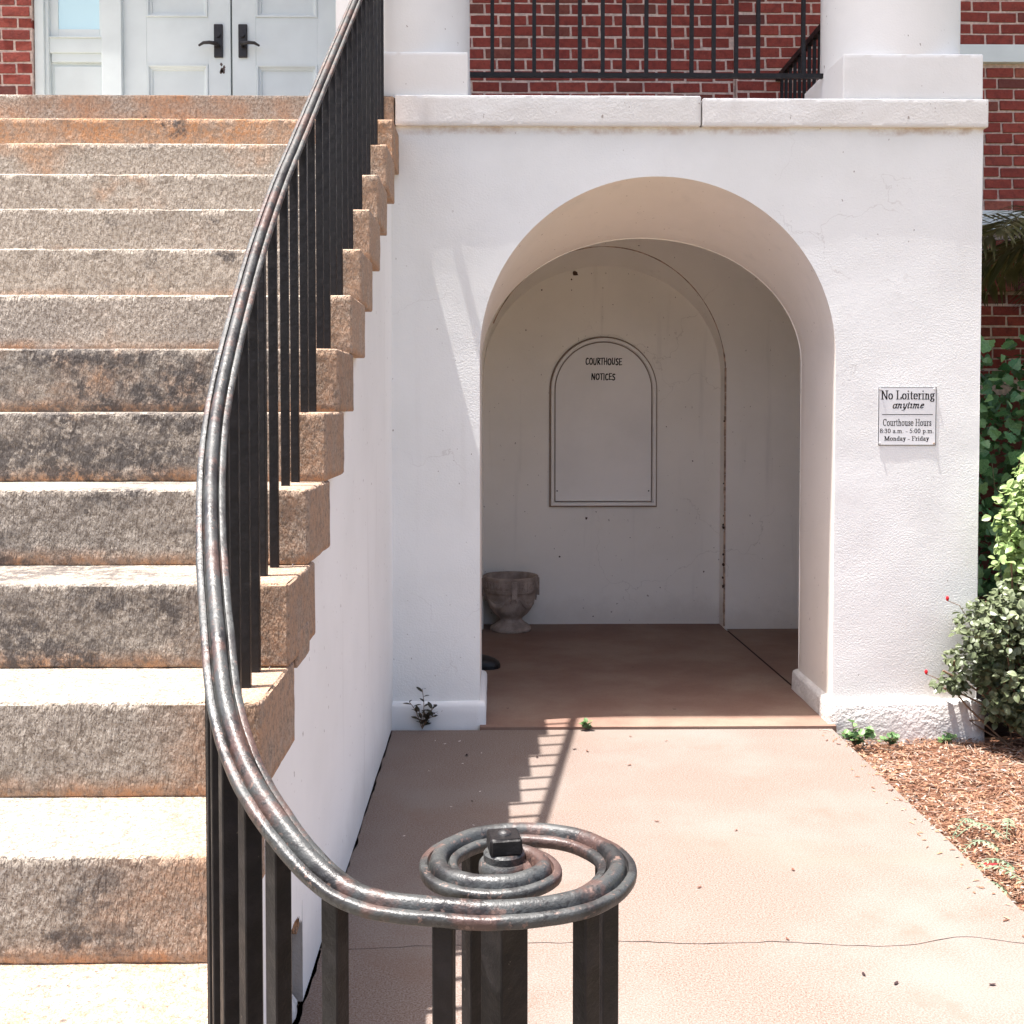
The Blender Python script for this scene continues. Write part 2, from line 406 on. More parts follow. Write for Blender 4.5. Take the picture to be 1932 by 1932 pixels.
for (ya, yb) in ((NB, NB - .001),):
    m.grid([[(SX - .12 + .12 * i / n_, NB + .004 * ns(i, j, 0, 3), NZ * j / n_) for i in range(n_ + 1)] for j in range(n_ + 1)])
m.grid([[(SX - .12, NA - .02 + (NB - NA + .03) * i / n_, .3 * j / n_) for i in range(n_ + 1)] for j in range(n_ + 1)])
m.grid([[(SX - .12, y, NZ - .002) for y in (NA - .02, NB + .01)], [(SX - .004, y, NZ - .002) for y in (NA - .02, NB + .01)]])
m.build('notch_recess', m_plaster('grey_render', (.42, .40, .375), .003, .6), stair, True)
m = MB(); cr = random.Random(11)
me = rough_box(SX - .1, SX - .006, NB - .03, NB + .01, NZ - .075, NZ - .02, .008, .006, .008, 61, (SX, NB, .2)); o = link('broken_lip', me, m_granite('granite', .9, .4, .7, 60), stair); o.location = (SX, NB, .2)
for i in range(5):
    s = cr.uniform(.025, .05); x = SX - .05 + cr.uniform(-.02, .05); y = 2.72 - i * .055
    me = rough_box(x - s, x + s * .7, y - s * .7, y + s * .6, 0.002, s * 1.3, .012, .008, .012, 70 + i, (x, y, 0))
    o = tag(link('plaster_rubble', me, m_plain('rubble_white', (.5, .49, .47), .9, .2, .3, 20)), 'broken pale plaster lump at the foot of the stair side wall', 'rubble', 'plaster lumps below the broken notch'); o.location = (x, y, 0)

# ------------------------------------------------------------------ portico: facade with arch, vault, vestibule, ledge, columns
port = thing('portico', 'white stuccoed portico base with round arched passage and columns above', 'portico')
AX, AR, AZ = .758, .84, EYE + .244                     # arch centre, radius, springing height
FXL, FXR, FTOP = SX - .3, 2.285, 2.822
def fy(x, z): return FY + .0045 * ns(x, z, 1, .62) + .0014 * ns(x, z, 4, .17) + .0012 * ns(x, z, 8, .33)
m = MB(); NA_ = 76; NTOP = 40; NLOW = 70
def col_top(x, z0, n=NTOP): return [(x, fy(x, z0 + (FTOP - z0) * i / n), z0 + (FTOP - z0) * i / n) for i in range(n + 1)]
arch_cols = [col_top(AX - AR * math.cos(math.pi * i / NA_), AZ + AR * math.sin(math.pi * i / NA_)) for i in range(NA_ + 1)]
m.grid(arch_cols)
def side_block(xa, xb, n):
    xs_ = [xa + (xb - xa) * i / n for i in range(n + 1)]
    m.grid([col_top(x, AZ) for x in xs_])
    m.grid([[(x, fy(x, -.2 + (AZ + .2) * i / NLOW), -.2 + (AZ + .2) * i / NLOW) for i in range(NLOW + 1)] for x in xs_])
side_block(FXL, AX - AR, 28); side_block(AX + AR, FXR, 28)
# right end of the wall
m.grid([[(FXR + .004 * ns(y, z * .1, 3, .3), y, z * .1) for z in range(-2, 29)] for y in [fy(FXR, 1)] + [5.3 + .1 * i for i in range(27)]])
m.build('facade_wall', WHITE, port, True)

BY = 5.80                                             # back of the front wall
def arc(t, s):                                        # t 0..1 left to right over the opening, s 0 front .. 1 back
    n = 22 / 120
    rise = AR * (1 - s) + .66 * s; spring = AZ * (1 - s) + (AZ - .02) * s
    y = fy(AX, 1.5) + (BY - FY) * s
    if t < n: return (AX - AR + .0 * s, y, -.06 + (spring + .06) * t / n)
    if t > 1 - n: return (AX + AR, y, -.06 + (spring + .06) * (1 - t) / n)
    a = math.pi * (t - n) / (1 - 2 * n)
    return (AX - AR * math.cos(a), y, spring + rise * math.sin(a))
m = MB(); ts = [i / 120 for i in range(121)]
front = []
for t in ts:
    x, y, z = arc(t, 0); front.append((x, fy(x, z), z))
rows = [front]
for s in (.02, .1, .25, .4, .55, .7, .85, .97, 1.0):
    r = []
    for t in ts:
        x, y, z = arc(t, s); cx = AX - x; cz = AZ - z if z > AZ else 0; L = math.hypot(cx, cz) or 1
        d = .003 * ns(x, y, z, .3) + (.004 if s in (1.0,) else 0) * -1
        if s == .02: d = .0
        r.append((x + cx / L * d, y, z + cz / L * d))
    rows.append(r)
m.grid(rows)
m.build('arch_vault', VAULT, port, True)

# vestibule behind the arch: rear wall with an arched recess
VX0, VX1, VY, VB, VC = -.5, 2.45, 7.42, 7.60, 2.74
NX, NRr, NS = .723, .817, EYE + .215
m = MB(); na = 60
cols = []
for i in range(na + 1):
    a = math.pi * i / na; x = NX - NRr * math.cos(a); z0 = NS + .865 * math.sin(a)
    cols.append([(x, VY, z0 + (VC - z0) * j / 6) for j in range(7)])
m.grid(cols)
for xa, xb in ((VX0, NX - NRr), (NX + NRr, VX1)):
    m.grid([[(xa, VY, z), (xb, VY, z)] for z in (-.05, NS, VC)])
m.grid([[(VX1, BY - .02, -.05), (VX1, VY, -.05)], [(VX1, BY - .02, VC), (VX1, VY, VC)]])
m.grid([[(VX0, BY - .02, -.05), (VX0, VY, -.05)], [(VX0, BY - .02, VC), (VX0, VY, VC)]])
m.grid([[(VX0, BY - .02, VC), (VX1, BY - .02, VC)], [(VX0, VY, VC), (VX1, VY, VC)]])
# inner face of the front wall
cols = []
for i in range(na + 1):
    a = math.pi * i / na; x = AX - AR * math.cos(a); z0 = AZ - .02 + .66 * math.sin(a)
    cols.append([(x, BY, z0), (x, BY, VC)])
m.grid(cols)
for xa, xb in ((VX0, AX - AR), (AX + AR, VX1)): m.grid([[(xa, BY, -.05), (xb, BY, -.05)], [(xa, BY, VC), (xb, BY, VC)]])
m.build('vestibule_wall', INNER, port)
def recess(y, rise): return [(NX - NRr, y, -.05), (NX - NRr, y, NS * .5)] + [(NX - NRr * math.cos(math.pi * i / na), y, NS + rise * math.sin(math.pi * i / na)) for i in range(na + 1)] + [(NX + NRr, y, NS * .5), (NX + NRr, y, -.05)]
m = MB(); m.grid([recess(VY, .865), recess(VY + .01, .86), recess((VY + VB) / 2, .80), recess(VB + .002, .752)])
m.build('recess_reveal', INNER, port, True)
m = MB(); rows = []
for j in range(60):
    z = -.05 + (NS + NRr + .06) * j / 59; rows.append([(NX - .9 + 1.8 * i / 50, VB - .004 + .004 * ns(i * .036, z, 0, .4), z) for i in range(51)])
m.grid(rows)
m.build('recess_back_wall', INNER, port, True)
# peeled spots, cracks and rusty corner on the recess wall
m = MB()
def spot(p, r, n=7, sq=1.0):
    pts = []
    for k in range(n):
        a = 2 * math.pi * k / n + rnd.uniform(-.3, .3); q = r * rnd.uniform(.5, 1.15); pts.append((p.x + q * math.cos(a), p.y, p.z + q * math.sin(a) * sq))
    m.poly(pts[::-1])
for px, py, r in ((1085, 516, .026), (1078, 528, .007), (1022, 548, .006), (1107, 978, .01), (1056, 1051, .008), (1308, 870, .006), (1258, 805, .005), (1156, 575, .004), (1330, 1080, .006), (1190, 1015, .004), (1120, 1165, .005), (1078, 548, .004), (1222, 655, .004)):
    p = P(px, py, VB - .009); spot(p, r, 8, 1 if r < .02 else .75)
stuff(m.build('peeled_spots', m_plain('peeled_plaster', (.09, .055, .04), .9), port))
m = MB()
z = .03
while z < NS:                                         # flaking brown arris at the right corner of the recess
    l = rnd.uniform(.05, .2); w_ = rnd.uniform(.006, .011)
    m.box(NX + NRr - w_, NX + NRr + .003, VY - .003, VY + .006, z, z + l); z += l + .002
m.tube([(NX - NRr * math.cos(math.pi * i / na) - .002, VY - .002, NS + .865 * math.sin(math.pi * i / na) - .002) for i in range(8, na + 1)], [.0045 * max(0, ns(i, 3, 0, 3.1) + .55) + .0006 for i in range(8, na + 1)], 5)
stuff(m.build('flaking_arris', m_plain('tan_plaster', (.4, .29, .22), .9, .2, .5, 30), port))
m = MB()
for zz in (.45, .52, .70, .72, .78, .30, .36, 1.0, 1.42): spot(Vector((NX + NRr - .012, VY - .0045, zz)), rnd.uniform(.006, .014), 7, 1.3)
stuff(m.build('peeled_spots', m_plain('peeled_plaster', (.07, .045, .035), .9), port))

# plinths: a proud skirting that turns into the arch
def skirt(plan, zb, zt, out, name, mat):              # plan: points, outward normal to the right of travel
    m = MB(); P2 = [Vector((p[0], p[1])) for p in plan]; dense = []
    for a, b in zip(P2, P2[1:]):
        n = max(1, int((b - a).length / .02)); dense += [a + (b - a) * i / n for i in range(n)]
    dense.append(P2[-1]); rows = []
    for i, p in enumerate(dense):
        t0 = (p - dense[i - 1]) if i else (dense[1] - p); t1 = (dense[i + 1] - p) if i < len(dense) - 1 else t0
        n0 = Vector((t0.y, -t0.x)).normalized(); n1 = Vector((t1.y, -t1.x)).normalized(); nn = (n0 + n1); nn = nn / max(.5, nn.length_squared / 2)
        prof = [(out, zb), (out, zb + (zt - zb) * .3), (out, zb + (zt - zb) * .6), (out - .001, zt - .022), (out * .8, zt - .007), (out * .35, zt - .001), (-.012, zt + .004)]
        rows.append([(p.x + nn.x * (o_ + (.004 * ns(p.x, p.y, z, .12) if o_ > 0 else 0)), p.y + nn.y * (o_ + (.004 * ns(p.x + 3, p.y, z, .12) if o_ > 0 else 0)), z + .004 * ns(p.x, p.y, 7, .2)) for o_, z in prof])
    m.grid([list(r) for r in rows]); m.poly(rows[0]); m.poly(rows[-1][::-1])
    return m.build(name, mat, port, True)
skirt([(SX - .02, FY), (AX - AR, FY), (AX - AR, BY + .02)], -.02, .118, .028, 'plinth', WHITE_SMOOTH)
skirt([(AX + AR, BY + .02), (AX + AR, FY), (FXR, FY), (FXR, 7.6)], -.16, .118, .03, 'plinth', WHITE_BASE)

# vestibule floor
floor = structure(link('vestibule_floor', None))
m = MB(); m.poly([(AX - AR - .0, 5.133, .012), (AX + AR + .0, 5.133, .012), (AX + AR, 5.30, .012), (NX + NRr, VY, .012), (NX + NRr, VB, .012), (VX0, VB, .012), (VX0, BY, .012), (AX - AR, BY, .012)])
m.poly([(AX - AR, 5.133, -.05), (AX + AR, 5.133, -.05), (AX + AR, 5.133, .012), (AX - AR, 5.133, .012)])
m.build('floor_panel', FLOOR, floor)
m = MB(); m.poly([(AX + AR + .012, 5.31, .012), (AX + AR + .012, BY - .01, .012), (VX1, BY - .01, .012), (VX1, VY, .012), (NX + NRr + .012, VY - .01, .012)])
m.build('floor_panel', FLOOR, floor)
m = MB(); m.box(VX0 - .1, VX1 + .1, 5.27, VB + .1, -.06, -.002); m.build('floor_bed', m_plain('joint_dirt', (.03, .02, .016), .95), floor)

# stone ledge in two lengths
for a, b, dz, s in ((-.474, .950, .004, 81), (.957, 2.30, -.006, 82)):
    me = rough_box(a, b, FY - .026, FY + .4, 2.822, 2.958 + dz, .018, .0012, .0035, s, (a, FY, 2.822))
    o = link('ledge_stone', me, WHITE_ROUGH, port); o.location = (a, FY, 2.822)
m = MB(); m.box(XL, FXR - .01, FY + .37, 7.9, 2.78, 2.95); m.build('landing_slab', m_plain('landing_stone', (.45, .41, .37), .8), port)

def column(x0, x1, name='column'):
    cx = (x0 + x1) / 2; cy = FY + .005 + (x1 - x0) / 2; r = (x1 - x0) / 2
    m = MB(); prof = [(r * 1.0, 3.16), (r * 1.0, 3.3), (r * .998, 3.8), (r * .99, 5), (r * .96, 7), (r * .9, 8.3), (r * 1.02, 8.32), (r * 1.05, 8.45)]
    m.lathe(prof, (cx, cy, 0), 64)
    o = m.build('column', WHITE_SMOOTH, port, True)
    me = rough_box(x0, x1, FY + .003, FY + .003 + (x1 - x0), 2.955, 3.168, .02, .0012, .003, x0, (cx, cy, 2.955))
    p = link('column_plinth', me, WHITE_SMOOTH, o); p.location = (cx, cy, 2.955)
    m = MB(); m.box(x0 - .02, x1 + .02, cy - r - .02, cy + r + .02, 8.45, 8.6); m.build('capital', WHITE_SMOOTH, o, bevel=.02)
column(-.795, -.135); column(1.623, 2.283)
m = MB(); m.box(-3.6, 2.5, FY - .30, 7.9, 8.6, 9.4); m.box(-3.75, 2.65, FY - .32, 7.9, 9.4, 9.6); m.build('roof', WHITE_SMOOTH, port)

# ------------------------------------------------------------------ courthouse wall: bricks, belt course, doors
WY = 7.76
court = thing('courthouse_building', 'red brick courthouse wall with white double doors behind the portico', 'building')
BL, BH, JT = .2, .0765, .0135
def brick_mesh(l, h, name='brick'):
    m = MB(); m.box(-l / 2, l / 2, -.0, .08, -h / 2, h / 2)
    return m.mesh(name)
import bmesh
def beveled(me, wd):
    bm = bmesh.new(); bm.from_mesh(me); bmesh.ops.bevel(bm, geom=[e for e in bm.edges], offset=wd, segments=1, affect='EDGES', profile=.5); bm.to_mesh(me); bm.free()
    br = random.Random(len(me.vertices))
    for v in me.vertices: v.co += Vector((br.gauss(0, .0009), br.gauss(0, .0006), br.gauss(0, .0008)))
    me.materials.append(BRICK); return me
full = [beveled(brick_mesh(BL - JT, BH - JT), .003) for _ in range(3)]
def special(l): return beveled(brick_mesh(l, BH - JT), .003)
cache = {}
rest = MB(); nbrick = 0
def lay(x0, x1, z0, z1, y, visible, ph=0):
    global nbrick
    row = 0; z = z0
    while z + BH <= z1 + 1e-4:
        x = x0 - (BL / 2 if (row + ph) % 2 else 0)
        jit = rnd.uniform(-.018, .018) if (x1 - x0) > .5 else 0
        x += jit if x < x0 else 0
        while x < x1 - .02:
            a = max(x, x0); b = min(x + BL, x1)
            if b - a > .035:
                cx = (a + b) / 2; cz = z + BH / 2 + rnd.gauss(0, .002); l = b - a - JT
                if visible(cx, cz, y):
                    if abs(l - (BL - JT)) < .002: me = rnd.choice(full)
                    else:
                        q = round(l, 2)
                        if q not in cache: cache[q] = special(q)
                        me = cache[q]
                    o = link('brick', me, None, court); o.location = (cx, y + rnd.uniform(-.002, .002), cz); o.rotation_euler = (0, rnd.gauss(0, .008), rnd.gauss(0, .01)); nbrick += 1
                else: rest.box(a + JT / 2, b - JT / 2, y, y + .08, cz - BH / 2 + JT / 2, cz + BH / 2 - JT / 2)
            x += BL
        z += BH; row += 1
def vis(cx, cz, y):
    px = 938 + cx * 2082 / y; py = 769 - (cz - EYE) * 2082 / y
    if py < -12 or px < -25 or px > 1960: return False
    if px < 100: return py < 200
    if 860 < px < 1575: return py < 200
    return px > 1800 and py < 660
PILX = P(1383, 0, WY).x
DXL = P(83, 0, WY).x                                  # left edge of the door surround
z0 = 2.94
lay(-4.4, DXL, z0 + .02, 4.55, WY - .06, vis)
lay(P(700, 0, WY).x, PILX, z0, 4.55, WY, vis, 1)
lay(PILX + .004, 2.9, z0, 4.55, WY - .045, vis)
lay(2.9, 4.6, 4.03, 4.55, WY - .045, vis, 1)
lay(3.0, 4.4, 2.885, 3.90, WY - .05, vis)
m = MB()
m.box(2.9, 4.8, WY - .085, WY + .05, 3.902, 4.024); m.build('belt_course', DOORW, court, bevel=.004)
m = MB(); m.box(2.9, 4.8, WY - .09, WY + .05, 2.74, 2.88); m.build('belt_course', DOORW, court, bevel=.004)
# flat arch of soldier bricks over a bricked-up basement window
x = 3.18; i = 0
while x < 4.0:
    off = .26 - .12 * (i % 2)
    for (za, zb) in ((2.33, 2.33 + off * .5 + .02), (2.33 + off * .5 + .03, 2.60)):
        m = MB(); lean = -.02 + (x - 3.7) * -.04
        ra = [(x + .004 + lean * (2.6 - za), 0, za), (x + .066 + lean * (2.6 - za), 0, za), (x + .066 + lean * (2.6 - zb), 0, zb), (x + .004 + lean * (2.6 - zb), 0, zb)]
        n = len(m.v); m.v += [(p[0], WY - .05, p[2]) for p in ra] + [(p[0], WY + .03, p[2]) for p in ra]
        m.f += [(0, 1, 2, 3), (5, 4, 7, 6), (1, 5, 6, 2), (4, 0, 3, 7), (3, 2, 6, 7), (4, 5, 1, 0)]
        o = m.build('brick', BRICK, court, loc=(x, WY, za)); nbrick += 1
    x += .076; i += 1
lay(3.0, 4.4, 2.61, 2.735, WY - .05, vis)
lay(3.0, 4.4, 1.70, 2.33, WY + .015, vis, 1)
o = stuff(rest.build('brickwork', BRICK, court))
m = MB()
for bx_ in ((-4.5, DXL - .006, WY - .055, WY + .2, z0 - .1, 4.6), (P(690, 0, WY).x, PILX + .002, WY + .004, WY + .2, z0 - .1, 4.6), (PILX + .008, 4.7, WY - .040, WY + .2, 2.331, 4.6), (3.0, 4.4, WY + .02, WY + .25, 1.6, 2.33)):
    m = MB(); m.box(*bx_); m.build('mortar', MORTAR, court)
m = MB(); m.box(2.3, 4.8, WY + .021, WY + .25, -.2, 1.6); m.build('foundation_wall', BRICK, court)
m = MB(); m.box(-5, 6, WY - .03, WY + .4, 4.61, 9.3); m.box(-5, DXL - .1, WY, WY + .3, -.2, 2.85); m.build('upper_wall', BRICK, court)

# door surround
def X(px): return P(px, 0, WY).x
def Z(py): return P(0, py, WY).z
DB = 2.95
for a_, b_, y_ in ((83, 100, -.03), (100, 106, -.005), (203, 240, .0), (642, 680, .0), (780, 805, -.03), (680.2, 779.8, .03)):
    m = MB(); m.box(X(a_), X(b_), WY + y_, WY + .1, DB, 5.2); m.build('door_jamb', DOORW, court, bevel=.004)
win = MB()
win.box(X(106), X(203), WY + .05, WY + .1, DB, 4.9)
win.box(X(106), X(203), WY + .012, WY + .05, Z(109), Z(82)); win.box(X(106), X(203), WY + .0, WY + .05, Z(82), Z(80)); win.box(X(108), X(203), WY + .025, WY + .05, Z(125), Z(109))
win.box(X(106), X(121), WY + .03, WY + .05, Z(80), 4.9); win.box(X(197), X(203), WY + .03, WY + .05, Z(80), 4.9); win.box(X(121), X(197), WY + .03, WY + .05, Z(80), Z(64))
win_o = win.build('sidelight_window', DOORW, court, bevel=.003)
m = MB(); m.box(X(121), X(197), WY + .038, WY + .049, Z(64), 4.9)
a = NT('sky_tinted_glass'); m.build('pane', a.done((.62, .86, .93), .08, None, .6), win_o)  # the sky's reflection is put into the pane's pale blue base colour
m = MB(); m.box(X(112), X(200), WY + .035, WY + .049, DB, Z(132)); m.build('lower_panel', DOORW, win_o, bevel=.004)
def leaf_door(x0, x1, p0, p1, hx, hand, nm):
    m = MB(); yf = WY + .045
    zz = [DB, Z(128), Z(42), 5.1]
    m.box(x0, p0, yf, yf + .045, DB, 5.1); m.box(p1, x1, yf, yf + .045, DB, 5.1)
    m.box(p0, p1, yf + .0015, yf + .045, Z(127), Z(40))
    d = m.build('door', DOORW, court, bevel=.002)
    d['label'] = nm
    for za, zb in ((DB - .2, Z(127)), (Z(40), 5.1)):
        q = MB(); q.box(p0, p1, yf + .026, yf + .045, za, zb)
        w_ = .036
        # ovolo moulding round the panel
        for (a0, b0, a1, b1) in ((p0, za, p1, za), (p1, za, p1, zb), (p1, zb, p0, zb), (p0, zb, p0, za)):
            ux, uz = (a1 - a0), (b1 - b0); L = math.hypot(ux, uz); ux /= L; uz /= L; nx_, nz_ = -uz, ux
            prof = [(0, .002), (.004, -.008), (.014, -.007), (.022, .012), (.034, .016), (.037, .026)]
            ra = []
            for e, dy in prof: ra.append([(a0 + ux * e + nx_ * e, yf + dy, b0 + uz * e + nz_ * e), (a1 - ux * e + nx_ * e, yf + dy, b1 - uz * e + nz_ * e)])
            q.grid(ra)
        q.build('panel', DOORW, d)
    h = MB(); h.box(hx - .031, hx + .031, yf - .016, yf, Z(115), Z(53))
    ho = h.build('handle_plate', BRONZE, d, bevel=.006)
    z = Z(93)
    h = MB(); h.tube([(hx, yf, z), (hx, yf - .055, z), (hx + hand * .05, yf - .062, z + .006), (hx + hand * .09, yf - .06, z + .004), (hx + hand * .125, yf - .055, z - .014)], [.014, .014, .012, .011, .007], 10)
    h.tube([(hx, yf - .012, Z(74)), (hx, yf - .03, Z(74))], .016, 12)
    h.build('lever_handle', BRONZE, d, True)
    return d
cxd = X(441)
dl = leaf_door(X(240), cxd - .006, X(283), X(398), X(417.5), -1, 'left door leaf with chipped paint below its lever')
dr = leaf_door(cxd + .006, X(642), X(487), X(602), X(463), 1, 'right door leaf with lever pointing right')
m = MB()
for i in range(7):
    p = P(425 + rnd.uniform(-4, 5), 137 + rnd.uniform(-7, 8), WY + .0438); spot(p, .012, 6, 1.6)
m.build('chipped_paint', m_plain('bare_wood', (.12, .09, .08), .8), dl)
m = MB(); m.box(cxd - .012, cxd + .012, WY + .085, WY + .1, DB, 5.1); m.build('door_gap', INK, court)
m = MB(); m.box(X(83), X(805), WY - .03, WY + .1, 5.1, 5.6); m.build('transom', DOORW, court)

# ------------------------------------------------------------------ porch railings
def bar(m, x, y, z0, z1, w_=.019, rot=0):
    h = w_ / 2; c, s = math.cos(rot), math.sin(rot); n = len(m.v)
    for z in (z0, z1):
        for a, b in ((-h, -h), (h, -h), (h, h), (-h, h)): m.v.append((x + a * c - b * s, y + a * s + b * c, z))
    m.f += [(n, n + 3, n + 2, n + 1), (n + 4, n + 5, n + 6, n + 7)] + [(n + i, n + (i + 1) % 4, n + 4 + (i + 1) % 4, n + 4 + i) for i in range(4)]
RY = FY + .335
pr = thing('porch_railing', 'black iron railing spanning between the two columns in front of brick', 'railing')
zb = P(0, 148, RY).z
m = MB(); m.box(-.14, 1.635, RY - .012, RY + .012, zb - .011, zb + .011); m.build('bottom_rail', IRON, pr)
m = MB(); m.box(-.14, 1.635, RY - .02, RY + .02, 3.78, 3.81); m.build('top_rail', IRON, pr)
for zx in (640, 737, 840, 950, 1058, 1168, 1270, 1377, 1485, 1594, 1700, 1808, 1913):
    px = (900 + zx / 1.932) * .7547; m = MB(); xb = P(px, 0, RY).x; bar(m, xb, RY, zb + .011, 3.78); m.build('baluster', IRON, pr, loc=(xb, RY, zb))
m = MB(); xb = P(((1900 + 220 / 2.147) * .7547), 0, RY).x; bar(m, xb, RY, zb + .011, 3.78); m.build('baluster', IRON, pr, loc=(xb, RY, zb))
sr = thing('porch_railing', 'black iron side railing running back from right column to the brick wall', 'railing')
sx = 1.953
m = MB(); m.box(sx - .018, sx + .018, 5.86, WY - .03, 3.775, 3.812); m.build('top_rail', IRON, sr)
m = MB(); m.box(sx - .012, sx + .012, 5.86, WY - .03, 3.10, 3.122); m.build('bottom_rail', IRON, sr)
y = 5.95
while y < WY - .06:
    m = MB(); bar(m, sx, y, 2.96, 3.775); m.build('baluster', IRON, sr, loc=(sx, y, 2.95)); y += .111

# ------------------------------------------------------------------ stair handrail with volute
rail = thing('stair_handrail', 'worn black iron handrail sweeping down the steps into a spiral volute', 'handrail')
def zr(d): return EYE - 1.968 + .66 * d + .715
ctrl = [(-.535, d, zr(d)) for d in (5.5, 5.0, 4.5, 4.0, 3.5, 3.0, 2.75)] + [(-.527, 2.48, zr(2.48))]
ctrl += [(x, d, zr(d)) for d, x in ((2.2375, -.512), (1.969, -.488), (1.793, -.461), (1.625, -.421), (1.462, -.372), (1.334, -.3265), (1.232, -.262))]
VZ = EYE - .518
ctrl += [(-.163, 1.152, VZ + .013), (-.05, 1.126, VZ + .001)] + [(.033 + (x - .033) * .915, 1.229 + (y - 1.229) * .915, VZ + dz) for x, y, dz in (
         (.035, 1.118, 0), (.105, 1.15, 0), (.143, 1.215, 0), (.137, 1.278, 0), (.095, 1.328, 0), (.03, 1.345, 0), (-.035, 1.325, 0), (-.074, 1.27, 0),
         (-.069, 1.213, 0), (-.032, 1.18, .001), (.016, 1.178, .002), (.05, 1.205, .003), (.048, 1.238, .004), (.028, 1.258, .005), (.008, 1.256, .006))]
def catmull(pts, step):
    pts = [Vector(p) for p in pts]; out = []
    for i in range(len(pts) - 1):
        p0 = pts[max(i - 1, 0)]; p1 = pts[i]; p2 = pts[i + 1]; p3 = pts[min(i + 2, len(pts) - 1)]
        n = max(1, int((p2 - p1).length / step))
        for j in range(n):
            t = j / n
            out.append(.5 * ((2 * p1) + (p2 - p0) * t + (2 * p0 - 5 * p1 + 4 * p2 - p3) * t * t + (3 * p1 - p0 - 3 * p2 + p3) * t ** 3))
    out.append(pts[-1]); return out
rc = catmull(ctrl, .006)
prof = [(-.0190, -.0125), (-.0212, -.0105), (-.0220, -.0050), (-.0215, -.0012), (-.0200, .0004), (-.0150, .0014), (-.0128, .0010), (-.0120, -.0030), (-.0104, -.0040), (-.0096, -.0015), (-.0090, .0035), (-.0074, .0068), (-.0050, .0090), (-.0025, .0100), (0, .0103)]
prof = prof + [(-u, v) for u, v in prof[-2::-1]]
m = MB(); rows = []
for i, p in enumerate(rc):
    t = (rc[min(i + 1, len(rc) - 1)] - rc[max(i - 1, 0)]).normalized()
    sidev = t.cross(Vector((0, 0, 1))).normalized(); up = sidev.cross(t)
    wob = 1 + .03 * ns(p.x, p.y, p.z, .05)
    rows.append([p + sidev * u * wob + up * (v + .0006 * ns(p.x + u, p.y, p.z, .02)) for u, v in prof])
m.grid(rows, True); m.poly(rows[0]); m.poly(rows[-1][::-1])
m.build('rail', IRON_WORN, rail, True, split=48)
# balusters
def tread_z(x, y):
    if x > -.44 and y < 1.56: return zstep(15)
    k = math.ceil((FY - y) / TR - 1e-4) if y < FY else 0
    return zstep(max(0, min(15, k))) - .004
def rail_z(x, y):
    return min(rc[:len(rc)], key=lambda p: (p.x - x) ** 2 + (p.y - y) ** 2).z
spots = []
for k in range(1, 11):
    for off in (.115, .25): spots.append((-.535, ystep(k) + off, 0))
spots.append((-.535, FY + .06, 0))
# along the curve, closer together towards the volute
def near(x, y):
    i = min(range(1, len(rc) - 1), key=lambda q: (rc[q].x - x) ** 2 + (rc[q].y - y) ** 2); t = rc[i + 1] - rc[i - 1]; return (rc[i].x, rc[i].y, math.atan2(t.y, t.x))
tail = [near(*q) for q in ((-.522, 2.37), (-.512, 2.237), (-.50, 2.10), (-.488, 1.97), (-.472, 1.86), (-.45, 1.75), (-.425, 1.64), (-.398, 1.54), (-.366, 1.44), (-.327, 1.335), (-.283, 1.262), (-.243, 1.21), (-.171, 1.155),
                              (-.055, 1.126), (.094, 1.152), (.128, 1.274), (-.03, 1.318))]
for (x, y, a) in spots:
    if x is None: continue
    m = MB(); b0 = tread_z(x, y); bar(m, x, y, b0, rail_z(x, y) - .008, .0205, rnd.gauss(0, .05)); m.build('baluster', IRON, rail, bevel=.0015, seg=1, loc=(x, y, b0))
for x, y, a in tail:
    m = MB(); b0 = tread_z(x, y); bar(m, x, y, b0, rail_z(x, y) - .008, .0215, a); m.build('baluster', IRON, rail, bevel=.0015, seg=1, loc=(x, y, b0))
nx0, ny0 = .008, 1.243
m = MB(); bar(m, nx0, ny0, zstep(15), VZ - .006, .039, R(38)); m.build('newel_post', IRON, rail, bevel=.002)
m = MB(); m.lathe([(0, -.012), (.027, -.012), (.0295, -.006), (.029, .003), (.0265, .0065), (.0238, .0068), (.0238, .0145), (.0215, .017), (0, .017)], (nx0, ny0, VZ - .003), 28)
cap = m.build('newel_collar', IRON_WORN, rail, True, split=35)
me = rough_box(nx0 - .0185, nx0 + .0185, ny0 - .0185, ny0 + .0185, VZ + .013, VZ + .033, .0055, .0012, .0018, 5, (nx0, ny0, VZ + .013))
o = link('newel_cap', me, IRON, rail); o.location = (nx0, ny0, VZ + .013); o.rotation_euler[2] = R(8)
m = MB(); m.lathe([(.008, 0), (.0075, .002), (.005, .004), (0, .005)], (nx0, ny0, VZ + .0325), 14); m.build('cap_rivet', IRON_WORN, o, True).location = (0, 0, 0)
bpy.context.view_layer.update()
for ch in o.children: ch.matrix_parent_inverse = o.matrix_world.inverted()

